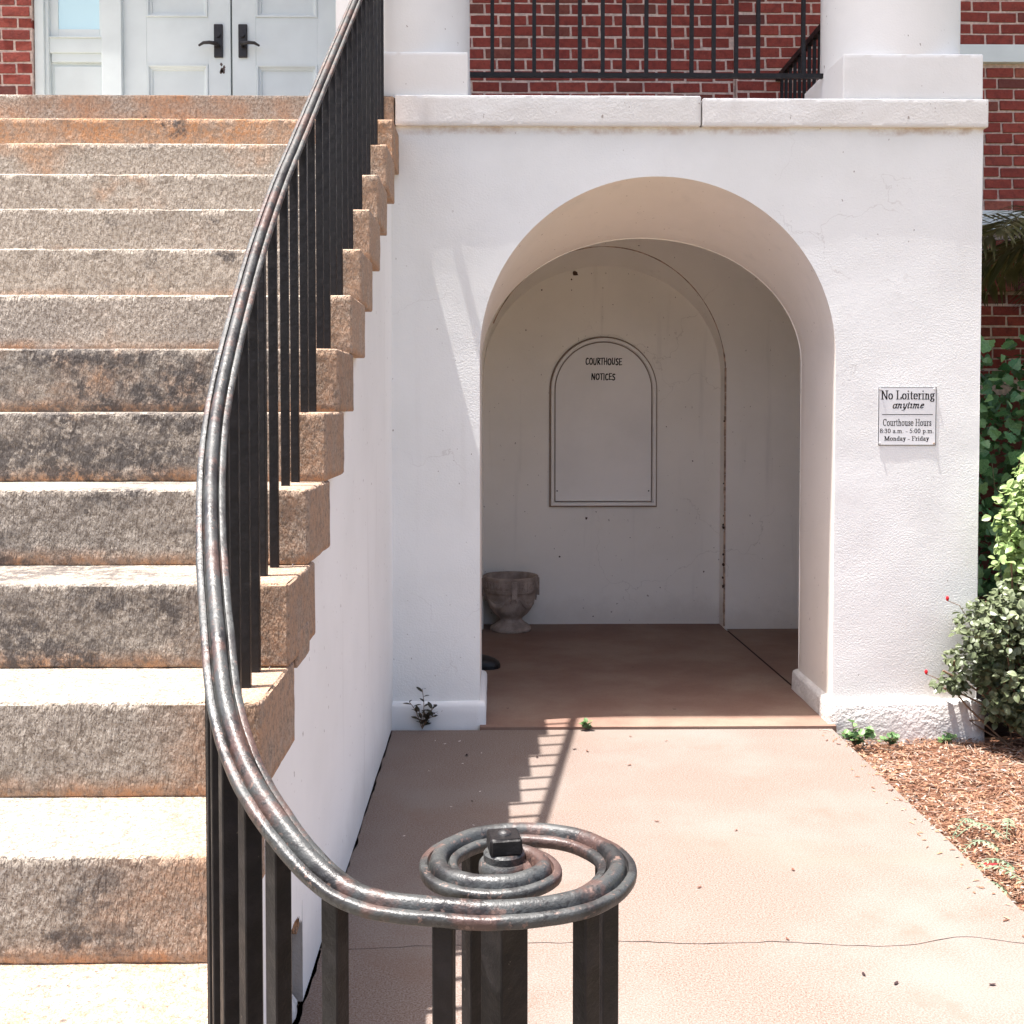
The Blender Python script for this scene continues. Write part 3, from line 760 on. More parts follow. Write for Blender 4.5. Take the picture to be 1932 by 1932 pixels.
# ------------------------------------------------------------------ lettering: broad-nib strokes
def E(cx, cy, rx, ry, a0, a1, n=12): return [(cx + rx * math.cos(R(a0 + (a1 - a0) * i / n)), cy + ry * math.sin(R(a0 + (a1 - a0) * i / n))) for i in range(n + 1)]
def S(x, y, w_=.13): return [(x - w_, y), (x + w_, y)]
XH = .66
GL = {
 'N': (.86, [[(.16, 0), (.16, 1)], [(.16, 1), (.68, 0)], [(.70, 0), (.70, 1)], S(.16, .02), S(.1, .98, .1), S(.70, .98)]),
 'L': (.72, [[(.2, 0), (.2, 1)], S(.2, .98), [(.06, .02), (.62, .02)], [(.62, .02), (.65, .25)]]),
 'C': (.78, [E(.42, .5, .30, .48, 50, 310), [(.66, .72), (.66, .95)]]),
 'H': (.92, [[(.2, 0), (.2, 1)], [(.72, 0), (.72, 1)], [(.2, .52), (.72, .52)], S(.2, .02), S(.2, .98), S(.72, .02), S(.72, .98)]),
 'M': (1.06, [[(.17, 0), (.17, 1)], [(.19, 1), (.52, .05)], [(.52, .05), (.86, 1)], [(.88, 0), (.88, 1)], S(.17, .02), S(.88, .02), S(.12, .98, .1), S(.93, .98, .1)]),
 'F': (.70, [[(.2, 0), (.2, 1)], S(.2, .02), [(.06, .98), (.62, .98)], [(.62, .98), (.64, .78)], [(.2, .52), (.48, .52)]]),
 'o': (.60, [E(.3, XH / 2, .21, XH / 2 - .01, 0, 360, 18)]),
 'e': (.55, [E(.29, XH / 2, .20, XH / 2 - .01, 0, 318, 16), [(.1, .36), (.48, .36)]]),
 'c': (.52, [E(.29, XH / 2, .20, XH / 2 - .01, 40, 318, 16)]),
 'i': (.36, [[(.18, 0), (.18, XH)], S(.18, .02, .12), S(.12, XH - .02, .08), [(.17, .94), (.19, .94)], [(.18, .91), (.18, .97)]]),
 't': (.42, [[(.2, .1), (.2, .86)], [(.06, XH - .02), (.37, XH - .02)], [(.2, .1), (.25, .02), (.37, .05)]]),
 'r': (.46, [[(.18, 0), (.18, XH)], S(.18, .02, .12), S(.12, XH - .02, .08), [(.2, .5), (.3, XH - .03), (.42, XH - .06)]]),
 'n': (.66, [[(.18, 0), (.18, XH)], S(.18, .02, .12), S(.12, XH - .02, .08), [(.2, .5), (.3, XH - .03), (.42, XH - .03), (.48, .5), (.48, 0)], S(.48, .02, .12)]),
 'h': (.66, [[(.18, 0), (.18, 1)], S(.18, .02, .12), S(.12, .98, .08), [(.2, .5), (.3, XH - .03), (.42, XH - .03), (.48, .5), (.48, 0)], S(.48, .02, .12)]),
 'm': (.98, [[(.18, 0), (.18, XH)], S(.18, .02, .12), S(.12, XH - .02, .08), [(.2, .5), (.3, XH - .03), (.41, XH - .04), (.48, .5), (.48, 0)], [(.5, .5), (.6, XH - .03), (.71, XH - .04), (.79, .5), (.79, 0)], S(.48, .02, .11), S(.79, .02, .12)]),
 'u': (.66, [[(.17, XH), (.17, .18), (.22, .03), (.34, .02), (.46, .14)], [(.48, 0), (.48, XH)], S(.12, XH - .02, .08), S(.43, XH - .02, .08), S(.53, .02, .08)]),
 's': (.48, [[(.39, .5), (.35, .62), (.24, .65), (.13, .58), (.14, .45), (.34, .28), (.39, .16), (.32, .04), (.2, .01), (.1, .06), (.08, .18)]]),
 'a': (.56, [[(.12, .52), (.18, .63), (.3, .65), (.39, .57), (.39, .08), (.45, .02), (.53, .06)], E(.25, .18, .15, .17, 60, 330, 12), [(.3, .36), (.39, .4)]]),
 'g': (.58, [E(.26, .45, .17, .2, 0, 360, 14), [(.2, .26), (.14, .17), (.2, .1), (.42, .06), (.5, -.06), (.42, -.22), (.24, -.26), (.1, -.2), (.09, -.08), (.2, .02)], [(.38, .6), (.46, .66), (.55, .64)]]),
 'y': (.58, [[(.14, XH), (.3, .04)], [(.46, XH), (.26, -.14), (.17, -.25), (.07, -.23)], S(.14, XH - .02, .1), S(.46, XH - .02, .09)]),
 'p': (.64, [[(.17, -.3), (.17, XH)], S(.17, -.28, .12), S(.12, XH - .02, .08), E(.33, XH / 2, .19, XH / 2 - .01, 140, -140, 14)]),
 'd': (.64, [[(.47, 0), (.47, 1)], S(.42, .98, .08), S(.52, .02, .07), E(.3, XH / 2, .19, XH / 2 - .01, 40, 320, 14)]),
 '.': (.28, [[(.14, .03), (.14, .07)], [(.12, .05), (.16, .05)]]),
 ':': (.28, [[(.14, .03), (.14, .07)], [(.12, .05), (.16, .05)], [(.14, .5), (.14, .55)], [(.12, .525), (.16, .525)]]),
 '-': (.42, [[(.08, .3), (.34, .3)], [(.08, .27), (.34, .27)]]),
 '8': (.62, [E(.31, .75, .17, .23, 0, 360, 14), E(.31, .27, .21, .26, 0, 360, 14)]),
 '3': (.60, [[(.12, .8), (.18, .94), (.3, .99), (.42, .9), (.43, .75), (.34, .58), (.22, .54)], [(.24, .54), (.4, .48), (.49, .28), (.42, .08), (.26, .01), (.12, .06), (.1, .18)]]),
 '0': (.62, [E(.31, .5, .2, .49, 0, 360, 20)]),
 '5': (.60, [[(.46, .98), (.18, .96)], [(.17, .96), (.14, .55)], [(.14, .55), (.3, .62), (.45, .5), (.48, .28), (.4, .08), (.24, .01), (.11, .06), (.1, .18)]]),
 ' ': (.34, []),
}
ITAL = {'a': (.6, [E(.28, .31, .18, .31, 30, 330, 14), [(.5, XH), (.44, .12), (.5, .03), (.58, .1)]]),
        'n': (.62, [[(.06, .56), (.14, XH), (.18, .6), (.13, 0)], [(.16, .4), (.3, .62), (.42, .62), (.44, .5), (.42, .1), (.48, .02), (.56, .1)]]),
        'y': (.58, [[(.06, .56), (.14, XH), (.18, .5), (.2, .1), (.3, .02), (.42, .15)], [(.5, XH), (.42, .0), (.28, -.26), (.1, -.28)]]),
        't': (.36, [[(.16, .85), (.14, .15), (.19, .02), (.3, .1)], [(.04, XH - .03), (.34, XH - .03)]]),
        'i': (.32, [[(.06, .56), (.13, XH), (.16, .5), (.13, .12), (.18, .02), (.27, .1)]]),
        'm': (.92, [[(.06, .56), (.14, XH), (.18, .6), (.13, 0)], [(.16, .4), (.3, .62), (.4, .62), (.42, .5), (.4, 0)], [(.43, .4), (.56, .62), (.67, .62), (.7, .5), (.68, .1), (.74, .02), (.83, .1)]]),
        'e': (.5, [[(.1, .28), (.36, .4), (.42, .54), (.34, .64), (.2, .58), (.1, .34), (.13, .1), (.26, .02), (.42, .14)]])}
BR = {'C': (.56, [[(.46, .9), (.3, 1), (.14, .8), (.1, .4), (.2, .04), (.36, .02), (.48, .16)]]), 'O': (.66, [E(.33, .5, .23, .48, 80, 445, 18)]),
      'U': (.6, [[(.12, 1), (.1, .4), (.18, .05), (.36, .03), (.46, .3), (.5, 1)]]), 'R': (.56, [[(.14, 0), (.13, 1)], [(.13, .98), (.44, .92), (.42, .62), (.15, .48)], [(.2, .5), (.5, 0)]]),
      'T': (.5, [[(.02, .95), (.5, 1)], [(.26, .98), (.25, 0)]]), 'H': (.6, [[(.12, 1), (.12, 0)], [(.48, 1), (.5, 0)], [(.12, .48), (.5, .54)]]),
      'S': (.52, [[(.44, .88), (.3, 1), (.12, .84), (.16, .62), (.4, .4), (.42, .16), (.24, 0), (.08, .12)]]), 'E': (.5, [[(.12, 1), (.12, 0)], [(.12, .98), (.46, 1)], [(.12, .5), (.4, .54)], [(.12, .02), (.48, .05)]]),
      'N': (.64, [[(.1, 0), (.12, 1)], [(.12, 1), (.5, .02)], [(.5, 0), (.54, 1)]]), 'I': (.26, [[(.12, 1), (.13, 0)]])}
def hull(pts):
    pts = sorted(set(pts))
    def half(ps):
        h = []
        for p in ps:
            while len(h) > 1 and (h[-1][0] - h[-2][0]) * (p[1] - h[-2][1]) - (h[-1][1] - h[-2][1]) * (p[0] - h[-2][0]) <= 0: h.pop()
            h.append(p)
        return h[:-1]
    return half(pts) + half(pts[::-1])
def text_mesh(m, s, x0, x1, base, cap, y, glyphs, nib, slant=0, jitter=0):
    tot = sum(glyphs[c][0] if c in glyphs else GL[c][0] for c in s); kx = (x1 - x0) / tot; x = x0; k = 0
    for c in s:
        adv, st = glyphs.get(c) or GL[c]; dy = rnd.uniform(-jitter, jitter)
        for stroke in st:
            for p, q in zip(stroke, stroke[1:]):
                pts = []
                for a in (p, q):
                    for sx_, sz_ in ((-1, -1), (1, -1), (1, 1), (-1, 1)):
                        u = a[0] + nib[0] * sx_ ; v = a[1] + dy + nib[1] * sz_
                        pts.append((x + (u + slant * v) * kx, base + v * cap))
                h = hull([(round(a, 6), round(b, 6)) for a, b in pts]); k += 1
                m.poly([(a, y - .000002 * (k % 9), b) for a, b in h])
        x += adv * kx

# ------------------------------------------------------------------ no-loitering sign
sign = thing('wall_sign', 'small white no loitering sign with black lettering beside the arch', 'sign')
sw = .2775; sc_ = P(1714.5, 785, FY); px2 = sw / 945
plate = MB(); nn = 14
def sfy(x, z): return sum(fy(x + a * .02, z + b * .02) for a in (-2, -1, 0, 1, 2) for b in (-2, -1, 0, 1, 2)) / 25
def bow(u, v): return .0003 + .0007 * max(0, -v) ** 2
front = [[(sc_.x + (i / nn * 2 - 1) * sw / 2, sfy(sc_.x + (i / nn * 2 - 1) * sw / 2, sc_.z + (j / nn * 2 - 1) * sw / 2) - .0016 - bow(i / nn * 2 - 1, j / nn * 2 - 1) * 1.6, sc_.z + (j / nn * 2 - 1) * sw / 2) for i in range(nn + 1)] for j in range(nn + 1)]
back_ = [[(x, y + .0014, z) for x, y, z in r] for r in front]
plate.grid(front); plate.grid([r[::-1] for r in back_])
edge = [front[0], back_[0]]; plate.grid([back_[0], front[0]]); plate.grid([front[-1], back_[-1]]); plate.grid([[r[0] for r in front], [r[0] for r in back_]]); plate.grid([[r[-1] for r in back_], [r[-1] for r in front]])
plate.build('plate', m_plain('white_sign_enamel', (.74, .75, .755), .35, .4, .03, 6), sign, True)
m = MB()
def sxp(p): return sc_.x + (p - 1102) * px2
def szp(p): return sc_.z - (p - 908) * px2
sy = FY
text_mesh(m, 'No Loitering', sxp(676), sxp(1545), szp(637), 139 * px2, sy, {}, (.072, .034))
text_mesh(m, 'anytime', sxp(855), sxp(1365), szp(783), 114 * px2, sy, ITAL, (.066, .038), .22)
text_mesh(m, 'Courthouse Hours', sxp(708), sxp(1500), szp(1063), 108 * px2, sy, {}, (.064, .034))
text_mesh(m, '8:30 a.m. - 5:00 p.m.', sxp(660), sxp(1542), szp(1180), 70 * px2, sy, {}, (.064, .034))
text_mesh(m, 'Monday - Friday', sxp(735), sxp(1462), szp(1302), 70 * px2, sy, {}, (.073, .042))
def rect(x0, x1, z0_, z1_): m.poly([(x0, sy, z0_), (x1, sy, z0_), (x1, sy, z1_), (x0, sy, z1_)])
rect(sxp(697), sxp(1518), szp(890), szp(878))
for k in range(14):                                   # border, cut short so it follows the plate
    a, b = 640 + k * 66.4, 640 + (k + 1) * 66.4
    for e in (441, 1375): rect(sxp(a), sxp(b), szp(e + 5), szp(e - 5))
    a, b = 441 + k * 66.7, 441 + (k + 1) * 66.7
    for e in (641, 1569): rect(sxp(e - 5), sxp(e + 5), szp(b), szp(a))
for i, (x, y, z) in enumerate(m.v):
    u = (x - sc_.x) / (sw / 2); v = (z - sc_.z) / (sw / 2)
    m.v[i] = (x, sfy(x, z) - .00185 - bow(u, v) * 1.6 + (y - sy), z)
m.build('lettering', INK, sign)
for u, v in ((-.93, -.93), (.93, -.93), (-.93, .93), (.93, .93)):
    m = MB(); m.tube([(sc_.x + u * sw / 2, FY + .01, sc_.z + v * sw / 2), (sc_.x + u * sw / 2, sfy(sc_.x + u * sw / 2, sc_.z + v * sw / 2) - .0065, sc_.z + v * sw / 2)], .0045, 10)
    m.build('screw', m_plain('rusty_screw', (.5, .36, .27) if u > 0 > v else (.7, .69, .68), .5, .4), sign)

# ------------------------------------------------------------------ notice board
nb_ = thing('notice_board', 'arch topped framed white notice board on the back wall of the recess', 'notice board')
c0 = P(1138.5, 954, VB - .02); bw = .72; bz = c0.z; rad = bw / 2; sp = P(0, 638, VB - .02).z - rad
def outline(inset, n=40):
    r = rad - inset
    return [(c0.x - r, bz + inset), (c0.x - r, sp)] + [(c0.x - r * math.cos(math.pi * i / n), sp + r * math.sin(math.pi * i / n)) for i in range(1, n)] + [(c0.x + r, sp), (c0.x + r, bz + inset)]
m = MB(); loop = [(0, VB + .0), (0, VB - .05), (.004, VB - .056), (.016, VB - .056), (.022, VB - .048), (.024, VB - .012)]
m.grid([[(x, y, z) for x, z in outline(ins)] for ins, y in loop])
rows = [[(x, y, z) for x, z in (outline(ins)[-1], outline(ins)[0])] for ins, y in loop]; m.grid(rows)
for i_, p_ in enumerate(m.v): m.v[i_] = (p_[0], p_[1], p_[2])
BOARD = m_plain('painted_board', (.86, .84, .81), .6, .3, .05, 2)
m.build('frame', BOARD, nb_)
m = MB(); m.poly([(x, VB - .022 + .002 * 0, z) for x, z in outline(.031)][::-1]); m.build('board', BOARD, nb_)
BOARD_BROWN = m_plain('board_brown', (.33, .25, .2), .9)
m = MB(); m.poly([(x, VB - .010, z) for x, z in outline(.02)][::-1]); m.build('backing', BOARD_BROWN, nb_)  # brown sheet that shows in the gap between frame and board
m = MB(); m.grid([[(x, VB - .0095, z) for x, z in outline(-.012)], [(x, VB - .0096, z) for x, z in outline(.002)]]); m.poly([(c0.x - rad - .012, VB - .0095, bz - .012), (c0.x + rad + .012, VB - .0095, bz - .012), (c0.x + rad, VB - .0096, bz + .002), (c0.x - rad, VB - .0096, bz + .002)]); m.build('outline_strip', BOARD_BROWN, nb_)  # flat brown strip following the outer edge of the frame
m = MB(); x_l, x_r = c0.x - rad + .034, c0.x + rad - .034
m.box(x_l, x_r, VB - .026, VB - .0225, bz + .034, bz + .068); m.build('bottom_strip', BOARD, nb_)
m = MB(); ysc = VB - .0228
kz = VB / 2082 / 4.11 * .7547
def nxp(p): return P((1350 + p / 4.11) * .7547, 0, VB).x
def nzp(p): return P(0, (820 + p / 4.11) * .7547, VB).z
text_mesh(m, 'COURTHOUSE', nxp(462), nxp(836), nzp(378), nzp(312) - nzp(378), ysc, BR, (.075, .06), .02, .05)
text_mesh(m, 'NOTICES', nxp(522), nxp(770), nzp(533), nzp(470) - nzp(533), ysc, BR, (.075, .06), .02, .05)
m.build('lettering', INK, nb_)
for px in (175, 1117):
    m = MB(); m.lathe([(.005, 0), (.004, .003), (0, .004)], (0, 0, 0), 10); q = m.build('screw', BRONZE, nb_); q.location = (nxp(px), ysc, nzp(1672)); q.rotation_euler[0] = R(90)

# ------------------------------------------------------------------ urn
ur = thing('stone_urn', 'weathered concrete urn planter with greek key band in the recess corner', 'urn')
UC = (.090, 7.408, .012)
STONE = m_plain('cast_stone', (.36, .29, .245), .9, .2, .25, 14, .004)
m = MB()
m.lathe([(0, 0), (.137, 0), (.140, .008), (.139, .020), (.125, .034), (.098, .052), (.080, .066), (.076, .078), (.088, .092), (.116, .115), (.138, .145), (.153, .18), (.163, .215), (.169, .245), (.172, .262), (.180, .266), (.182, .272),
         (.183, .315), (.184, .345), (.186, .352), (.187, .366), (.184, .370), (.164, .370), (.160, .362), (.155, .32), (.150, .30), (0, .295)], UC, 56)
m.build('bowl', STONE, ur, True)
m = MB()
def band(a0, a1, z0_, z1_, r0, r1):
    n = max(1, int(abs(a1 - a0) / .06))
    ins = [(UC[0] + r0 * math.cos(a0 + (a1 - a0) * i / n), UC[1] + r0 * math.sin(a0 + (a1 - a0) * i / n)) for i in range(n + 1)]
    out = [(UC[0] + r1 * math.cos(a0 + (a1 - a0) * i / n), UC[1] + r1 * math.sin(a0 + (a1 - a0) * i / n)) for i in range(n + 1)]
    za, zb_ = UC[2] + z0_, UC[2] + z1_
    m.grid([[(x, y, za) for x, y in ins], [(x, y, za) for x, y in out], [(x, y, zb_) for x, y in out], [(x, y, zb_) for x, y in ins]])
    for e in (0, -1): m.poly([(*ins[e], za), (*out[e], za), (*out[e], zb_), (*ins[e], zb_)])
NK = 20
for i in range(NK):                                   # greek key meander
    a = 2 * math.pi * i / NK; u = 2 * math.pi / NK / 5
    r0, r1 = .180, .1875
    band(a, a + u * 4.6, .282, .289, r0, r1); band(a, a + u, .289, .336, r0, r1); band(a, a + u * 3.4, .330, .337, r0, r1); band(a + u * 2.6, a + u * 3.4, .305, .330, r0, r1); band(a + u * 1.8, a + u * 2.6, .303, .311, r0, r1)
m.build('key_band', STONE, ur)
for k in range(4):                                    # drop tabs with scrolls and swags
    a = R(-83 + 90 * k); m = MB(); band(a - .09, a + .09, .235, .352, .165, .195); m.build('drop_tab', STONE, ur, bevel=.003)
    m = MB()
    for sgn in (-1, 1):
        pts = [(UC[0] + (.166 + .004) * math.cos(a + sgn * (.05 + .07 * math.sin(t))), UC[1] + .170 * math.sin(a + sgn * (.05 + .07 * math.sin(t))), UC[2] + .235 - .028 * t / 2.2) for t in (0, .5, 1, 1.5, 2, 2.5)]
        m.tube(pts, [.008, .008, .008, .007, .006, .004], 6)
    m.build('scroll', STONE, ur, True)
    m = MB(); pts = []; rr = []
    for i in range(13):
        t = i / 12; an = a + .2 + (math.pi / 2 - .4) * t; zz = .238 - .062 * math.sin(math.pi * t); r_ = .158 - .012 * math.sin(math.pi * t)
        pts.append((UC[0] + r_ * math.cos(an), UC[1] + r_ * math.sin(an), UC[2] + zz)); rr.append(.009 + .011 * math.sin(math.pi * t) + .002 * (i % 2))
    m.tube(pts, rr, 8); m.build('swag', STONE, ur, True)

# ------------------------------------------------------------------ black shoes behind the left jamb
BLACK = m_plain('black_leather', (.012, .01, .010), .5, .4, .3, 30)
def shoe(x, y, rz, label, sc=1):
    sh = thing('black_shoe', label, 'shoe', 'shoes behind the left jamb')
    prof_ = [(-.15, .030, .075), (-.13, .036, .085), (-.08, .038, .082), (-.03, .038, .07), (.02, .043, .06), (.06, .048, .05), (.09, .047, .043), (.115, .039, .034), (.13, .024, .024), (.136, .006, .014)]
    m = MB(); rows = []
    for px, hw, h in prof_:
        rows.append([(px * sc, hw * sc * math.cos(t) * (1 if abs(math.cos(t)) < .98 else 1), (.012 + (h - .012) * max(0, math.sin(t))) * sc if math.sin(t) > 0 else .010 * sc) for t in [math.pi * i / 12 for i in range(13)]])
    m.grid(rows); m.poly(rows[0])
    u = m.build('upper', BLACK, sh, True)
    m = MB(); out = [(px * sc, hw * 1.06 * sc) for px, hw, h in prof_]; ring = out + [(a, -b) for a, b in out[::-1]]
    m.grid([[(a, b, 0) for a, b in ring], [(a, b, .012 * sc) for a, b in ring]], True); m.poly([(a, b, .012 * sc) for a, b in ring]); m.build('sole', BLACK, sh)
    sh.location = (x, y, .013); sh.rotation_euler[2] = rz
shoe(-.186, 6.34, R(-4), 'rounded black shoe toe poking out from behind the left arch jamb', 1.5)
shoe(-.235, 7.30, R(5), 'black shoe tip barely showing left of the urn')

# ------------------------------------------------------------------ vegetation
def leaf_mesh(name, l, w_, fold=.25, lobes=False, curl=.15):
    m = MB()
    if lobes:
        out = [(0, 0), (.30, .18), (.42, .05), (.52, .30), (.40, .42), (.46, .62), (.28, .66), (.2, .86), (0, 1.0)]
    else:
        out = [(0, 0), (.26, .16), (.44, .38), (.46, .58), (.3, .82), (0, 1.0)]
    n = len(out)
    mid = [(0, y * l, curl * l * (y * y) * -1) for x, y in out]
    for sgn in (-1, 1):
        rim = [(sgn * x * w_, y * l, fold * x * w_ - curl * l * y * y) for x, y in out]
        for i in range(n - 1):
            q = [mid[i], rim[i], rim[i + 1], mid[i + 1]]
            q2 = []
            for p in q:
                if p not in q2: q2.append(p)
            if len(q2) > 2: m.poly(q2 if sgn < 0 else q2[::-1])
    me = m.mesh(name, True); return me
def orient(n, up, spin):
    q = n.to_track_quat('Z', 'Y'); return (q.to_matrix() @ Matrix.Rotation(spin, 3, 'Z'))
def plant_leaves(parent, meshes, mat, items, n_obj, name='leaf'):
    """items: (pos, normal, spin, scale); the first n_obj become leaf objects, the rest one joined mass"""
    for me in meshes:
        if not me.materials: me.materials.append(mat)
    big = MB()
    for i, (p, nrm, spin, s) in enumerate(items):
        me = meshes[i % len(meshes)]; Mx = orient(nrm, None, spin)
        if i < n_obj:
            o = link(name, me, None, parent); o.matrix_world = Matrix.Translation(p) @ (Mx * s).to_4x4()
        else:
            n = len(big.v)
            big.v += [tuple(p + Mx @ (v.co * s)) for v in me.vertices]
            big.f += [tuple(n + k for k in f.vertices) for f in me.polygons]
    if big.v: stuff(big.build('foliage', mat, parent, True))
ROSE = m_leaf('rose_leaf', (.1, .125, .06), (.3, .34, .2), .25, .5, .4)
ROSE_L = m_leaf('young_rose_leaf', (.19, .3, .08), (.45, .55, .26), .35, .5, .4)
IVY = m_leaf('ivy_leaf', (.035, .12, .035), (.17, .32, .12), .25, .5, .4)
STEM = m_plain('brown_stem', (.2, .13, .085), .8, .2, .3, 30)
vr = random.Random(21)
def rv(bias=Vector((0, 0, 0)), s=1): return (Vector((vr.gauss(0, 1), vr.gauss(0, 1), vr.gauss(0, 1))).normalized() * s + bias).normalized()

def rose_bush(label, blobs, mat, leafsize, n, base, n_obj, stems=10, group='shrubs at the right end of the portico'):
    t = thing('rose_bush', label, 'bush', group)
    items = []
    tot = sum(b[1] ** 2 for b in blobs)
    tips = []
    for c, r, sq in blobs:
        c = Vector(c)
        for i in range(int(n * r * r / tot)):
            d = rv(); rad_ = r * (.45 + .62 * vr.random() ** .6); p = c + Vector((d.x, d.y, d.z * sq)) * rad_
            if p.x < FXR + .03 and p.y > FY - .03: continue
            if p.z < .0: continue
            cl = vr.random()
            items.append((p, rv(Vector((-.15, -.35, 1.0)) * 1.1 + d * .5), vr.uniform(0, 6.3), leafsize * vr.uniform(.65, 1.25)))
        tips.append(c)
    items.sort(key=lambda q: q[0].y - .15 * q[0].z)
    plant_leaves(t, [leaf_mesh('leaf', 1, .8, .3, False, c_) for c_ in (.08, .2, .3)], mat, items, n_obj)
    for k in range(stems):
        c = vr.choice(tips); p0 = Vector(base) + Vector((vr.uniform(-.08, .12), vr.uniform(-.08, .08), 0)); p1 = c + rv() * .12
        mid = (p0 + p1) / 2 + Vector((vr.gauss(0, .06), vr.gauss(0, .05), vr.uniform(0, .1)))
        m = MB(); m.tube(catmull([p0, mid, p1], .06), .0045, 5); m.build('stem', STEM, t, True)
    return t
lower = rose_bush('grey green rose bush with red buds leaning against the portico corner',
          [((2.43, 4.98, .58), .17, 1), ((2.28, 5.02, .50), .16, .9), ((2.60, 5.0, .42), .22, 1), ((2.20, 5.06, .33), .11, .8), ((2.12, 5.08, .22), .075, .7), ((2.42, 5.0, .28), .20, 1), ((2.75, 5.05, .25), .26, 1), ((2.35, 5.04, .12), .10, .8), ((2.5, 5.05, .1), .17, .7)],
          ROSE, .035, 5200, (2.48, 5.06, -.08), 260, 16)
rose_bush('pale sunlit leafy rose shoots rising above the rose bush beside the wall corner',
          [((2.50, 5.10, 1.0), .17, 1.2), ((2.47, 5.08, .78), .15, 1.1), ((2.62, 5.12, 1.15), .2, 1), ((2.75, 5.1, .8), .26, 1.2), ((2.40, 5.08, .86), .07, 1)],
          ROSE_L, .043, 2500, (2.62, 5.1, -.05), 240, 9)
# red buds
RED = m_plain('red_petal', (.5, .012, .02), .5, .3, .2, 20)
for px, py, d in ((1796, 1133, 5.0), (1757, 1404 - 130, 5.06)):
    p = P(px, py, d); m = MB(); m.lathe([(0, -.011), (.005, -.009), (.0075, 0), (.0065, .008), (.003, .013), (0, .014)], p, 10); m.build('rose_bud', RED, lower, True)
    q = p + Vector((.10, .02, -.09)); m = MB(); m.tube([p + Vector((0, 0, -.009)), (p + q) / 2 + Vector((.01, 0, .012)), q], .0018, 5); m.build('stem', STEM, lower, True)
# ivy on the brick, in the portico's shade
ivy = thing('ivy', 'dark green ivy climbing the shaded brick wall right of the portico', 'ivy')
items = []
for i in range(5000):
    z = vr.uniform(-.05, 2.12); y = vr.uniform(6.9, 7.6) if vr.random() < .6 else vr.uniform(5.7, 6.9); x = vr.uniform(2.36, 4.3)
    if x < 2.4 + (y - 5.5) * .25 and vr.random() < .3: continue
    if z > 1.85 + .25 * ns(x, y, 0, .3): continue
    items.append((Vector((x, y, z)), rv(Vector((-.2, -.7, .9)) * .9), vr.uniform(0, 6.3), vr.uniform(.035, .085)))
items.sort(key=lambda q: (q[0].y + (20 if not 1850 < 938 + q[0].x * 2082 / q[0].y < 1960 else 0)))
plant_leaves(ivy, [leaf_mesh('leaf', 1, .95, .2, True, c_) for c_ in (.05, .2)], IVY, items, 250)
for k in range(14):
    p0 = Vector((vr.uniform(2.5, 3.6), vr.uniform(5.8, 6.6), vr.uniform(.2, 1.2))); pts = [p0]
    for j in range(5): pts.append(pts[-1] + Vector((vr.gauss(.03, .06), vr.gauss(.02, .05), .13)))
    m = MB(); m.tube(pts, .003, 5); m.build('stem', m_plain('pale_vine', (.25, .22, .13), .7), ivy, True)
# palm: arching fronds reaching in from the right
FROND = m_leaf('palm_leaflet', (.09, .1, .04), (.19, .18, .09), .2, .4, .4)
palm = thing('palm', 'dark palm with drooping fronds in front of the brick at the right edge', 'palm')
pb = Vector((3.62, 6.7, 0))
m = MB(); m.tube([pb + Vector((0, 0, -.1)), pb + Vector((.02, 0, .8)), pb + Vector((-.02, 0, 2.2)), pb + Vector((0, 0, 2.55))], [.13, .11, .1, .09], 12); m.build('trunk', STEM, palm, True)
crown = pb + Vector((0, 0, 2.55))
for k in range(21):
    az = R(95 + 360 * k / 21 * 1 + vr.uniform(-8, 8)); el = vr.uniform(-.1, .7); L = vr.uniform(.85, 1.15)
    if 3 <= k <= 8: el = (.28, .45, .15, .36, .5, .22)[k - 3]
    d = Vector((math.cos(az), math.sin(az), 0)); pts = []
    for j in range(9):
        t = j / 8; pts.append(crown + d * L * t + Vector((0, 0, el * L * t - .55 * L * t * t)))
    m = MB(); m.tube(pts, [.012 * (1 - .8 * j / 8) for j in range(9)], 5)
    rachis = catmull(pts, .022)
    for j, p in enumerate(rachis[4:]):
        t = j / len(rachis); tn = (rachis[min(j + 5, len(rachis) - 1)] - rachis[j + 3]).normalized(); sd = tn.cross(Vector((0, 0, 1))).normalized()
        ll = .34 * math.sin(math.pi * min(1, .15 + t * .85)) + .08
        for sgn in (-1, 1):
            dr_ = (sd * sgn * .8 + tn * .75 + Vector((0, 0, .02 + vr.gauss(0, .12)))).normalized(); tip = p + dr_ * ll + Vector((0, 0, -.25 * ll * ll * 2)); md = p + dr_ * ll * .5; wv = dr_.cross(Vector((0, 0, 1))).normalized() * .014
            m.poly([p, md - wv, tip, md + wv])
    m.build('frond', FROND, palm, True)

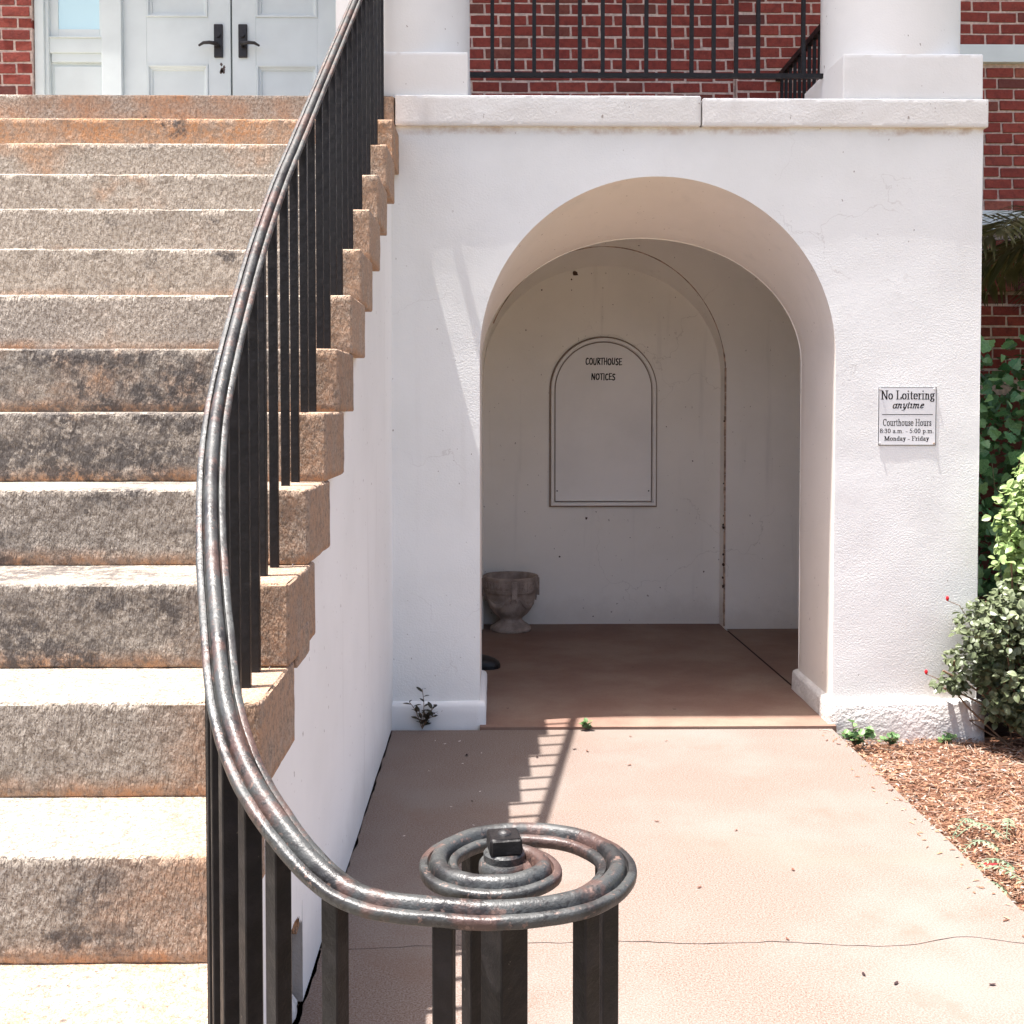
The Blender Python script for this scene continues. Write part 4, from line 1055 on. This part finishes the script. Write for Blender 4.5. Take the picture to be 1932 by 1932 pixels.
# small weeds
def weed(name, label, base, stems, mat, lsize, spread, height, nl, nar=.45, seed=1, stem_mat=STEM, lobes=False, cat='weed'):
    r_ = random.Random(seed); t = thing(name, label, cat); me = [leaf_mesh('leaf', 1, nar, .2, lobes, .1)]; me[0].materials.append(mat)
    for k in range(stems):
        a = r_.uniform(0, 6.28); hh = height * (1 if k == 0 else r_.uniform(.3, .75)); sp_ = spread * (0.1 if k == 0 else r_.uniform(.5, 1))
        tip = Vector(base) + Vector((sp_ * math.cos(a), -abs(sp_ * math.sin(a)) * .6, hh)); mid = (Vector(base) + tip) / 2 + Vector((r_.gauss(0, .01), 0, .02))
        pts = catmull([Vector(base), mid, tip], .01); m = MB(); m.tube(pts, .0016, 5); m.build('stem', stem_mat, t, True)
        for j in range(nl):
            q = pts[int((len(pts) - 1) * (.25 + .75 * j / max(1, nl - 1)))]; az = j * 2.4 + r_.uniform(0, 1)
            dirv = Vector((math.cos(az), math.sin(az) * .5 - .2, r_.uniform(.2, .9))).normalized()
            o = link('leaf', me[0], None, t); nrm = dirv.cross(Vector((-math.sin(az), math.cos(az), 0))).normalized()
            xax = dirv.cross(nrm).normalized(); Mx = Matrix((xax, dirv, nrm)).transposed()
            o.matrix_world = Matrix.Translation(q) @ (Mx * lsize * r_.uniform(.7, 1.2)).to_4x4()
    return t
DARKW = m_leaf('dark_weed_leaf', (.03, .03, .018), (.06, .05, .03), .1, .3, .5)
GREENW = m_leaf('fresh_weed_leaf', (.1, .2, .07), (.2, .32, .13), .3, .4, .5)
FERN = m_leaf('grey_fern', (.13, .19, .12), (.25, .31, .2), .25, .3, .6)
b = P(795, 1372, 5.14); weed('weed', 'dark leafy weed sprouting where the left wall meets the path', (b.x, 5.15, .0), 8, DARKW, .036, .085, .19, 8, .5, 4)
weed('weed', 'tiny green tuft growing in the joint at the arch threshold', (P(1107, 1380, 5.12).x, 5.12, .004), 5, GREENW, .028, .03, .03, 4, .9, 6)
cl = random.Random(5)
for k, (px, py, n, lab) in enumerate(((1622, 1400, 9, 'bright green clover clump at the plinth beside the path edge'), (1690, 1413, 5, 'smaller green clover sprig right of the clump along the plinth'), (1800, 1428, 3, 'faint green sprig at the plinth near the rose bush'))):
    q = P(px, py, 5.08); weed('clover', lab, (q.x, 5.09, -.07), n + 4, GREENW, .036 if k == 0 else .028, .11 if k == 0 else .07, .11 if k == 0 else .06, 5, .9, 30 + k)
for k, (px, py, rz, L) in enumerate(((1850, 1586, 30, .16), (1885, 1600, -10, .16), (1880, 1630, 20, .2), (1910, 1668, 15, .2), (1925, 1690, -25, .18), (1900, 1715, 10, .15), (1920, 1585, 60, .12))):
    d_ = (EYE + .06) * 2082 / (py - 769); q = P(px, py, d_)
    ft = thing('fern_sprig', ('grey green feathery sprig farthest from the camera on the mulch', 'feathery sprig on the mulch right of the farthest one', 'long feathery sprig arching just above the red petal', 'feathery sprig right of the red petal on the mulch', 'feathery sprig at the right frame edge beyond the petal', 'lowest feathery sprig on the mulch below the red petal', 'short upright sprig at the right frame edge above the others')[k], 'weed', 'sprigs on the mulch')
    dirv = Vector((math.cos(R(rz + 180)), math.sin(R(rz + 180)), 0)); m = MB(); me = leaf_mesh('leaflet', 1, .3, .15); me.materials.append(FERN)
    pts = [Vector((q.x, q.y, -.055)) + dirv * (L * (j / 10 - .3)) + Vector((0, 0, .05 * math.sin(math.pi * j / 10) + .005)) for j in range(11)]
    m.tube(pts, .0018, 5); m.build('stem', FERN, ft, True)
    for j in range(1, 11):
        for sg in (-1, 1):
            o = link('leaflet', me, None, ft); a_ = R(rz + 180 + sg * 48 - 90)
            o.matrix_world = Matrix.Translation(pts[j]) @ (Matrix.Rotation(a_, 3, 'Z') * (.034 - .0018 * j)).to_4x4()
# red petal on the mulch, dry scraps and petals on the path
def scrap(name, label, cat, group, px, py, mat, s, zoff=.001, seed=0):
    r_ = random.Random(seed); d_ = (EYE - zoff) * 2082 / (py - 769); q = P(px, py, d_); m = MB()
    a = r_.uniform(0, 3.14); n = 8; rim = []
    for k in range(n):
        t = 2 * math.pi * k / n; rr = s * r_.uniform(.75, 1.1)
        u, v = rr * math.cos(t), rr * .45 * math.sin(t); rim.append((q.x + u * math.cos(a) - v * math.sin(a), q.y + u * math.sin(a) + v * math.cos(a), zoff + .002 + .25 * s * math.cos(t) ** 2 * r_.uniform(.4, 1.2)))
    c_ = (q.x, q.y, zoff + .0015)
    for k in range(n): m.poly([c_, rim[k], rim[(k + 1) % n]])
    return tag(m.build(name, mat, None, True), label, cat, group)
scrap('rose_petal', 'bright red rose petal fallen on the mulch by the path', 'petal', None, 1885, 1648, RED, .026, -.045, 2)
DRY = m_plain('dry_leaf', (.14, .06, .04), .8); DRYD = m_plain('dark_leaf_scrap', (.03, .015, .015), .8); PET = m_plain('pale_petal', (.62, .55, .5), .7)
for i, (px, py, s) in enumerate(((1192, 1396, .009), (1260, 1405, .008), (1243, 1560, .01), (1395, 1578, .009), (1190, 1451, .012), (1110, 1424, .011), (1590, 1412, .012), (1568, 1405, .011), (1325, 1688, .01), (1505, 1655, .012), (1495, 1790, .009))):
    scrap('dry_leaf', 'small dry brown leaf scrap lying on the sunlit concrete path', 'leaf', 'dry scraps on the sunlit path', px, py, DRY, s, .001, i)
for i, (px, py, s) in enumerate(((1643, 1860, .010), (1706, 1878, .011), (1892, 1882, .012))):
    scrap('leaf_scrap', 'dark purple brown leaf scrap below the crack in the path', 'leaf', 'dark scraps below the crack', px, py, DRYD, s, .001, 50 + i)
for i, (px, py, s) in enumerate(((866, 1404, .009), (820, 1403, .006), (838, 1409, .008), (908, 1427, .006), (808, 1461, .005), (872, 1447, .006), (893, 1566, .007), (760, 1586, .006), (905, 1501, .006), (850, 1530, .005))):
    scrap('pale_petal', 'tiny pale petal on the shaded path beside the stair wall', 'petal', 'pale petals on the shaded path', px, py, PET, s, .001, 80 + i)
for i, (px, py, s) in enumerate(((880, 1431, .013), (1085, 1420, .012), (1014, 1435, .011), (958, 1341, .009), (1196, 1263, .009), (1275, 1344, .01), (890, 1520, .008))):
    scrap('leaf_scrap', 'curled black leaf scrap in the shade near the arch threshold', 'leaf', 'dark scraps in the shade', px, py, DRYD, s, .013 if py < 1370 else .001, 120 + i)
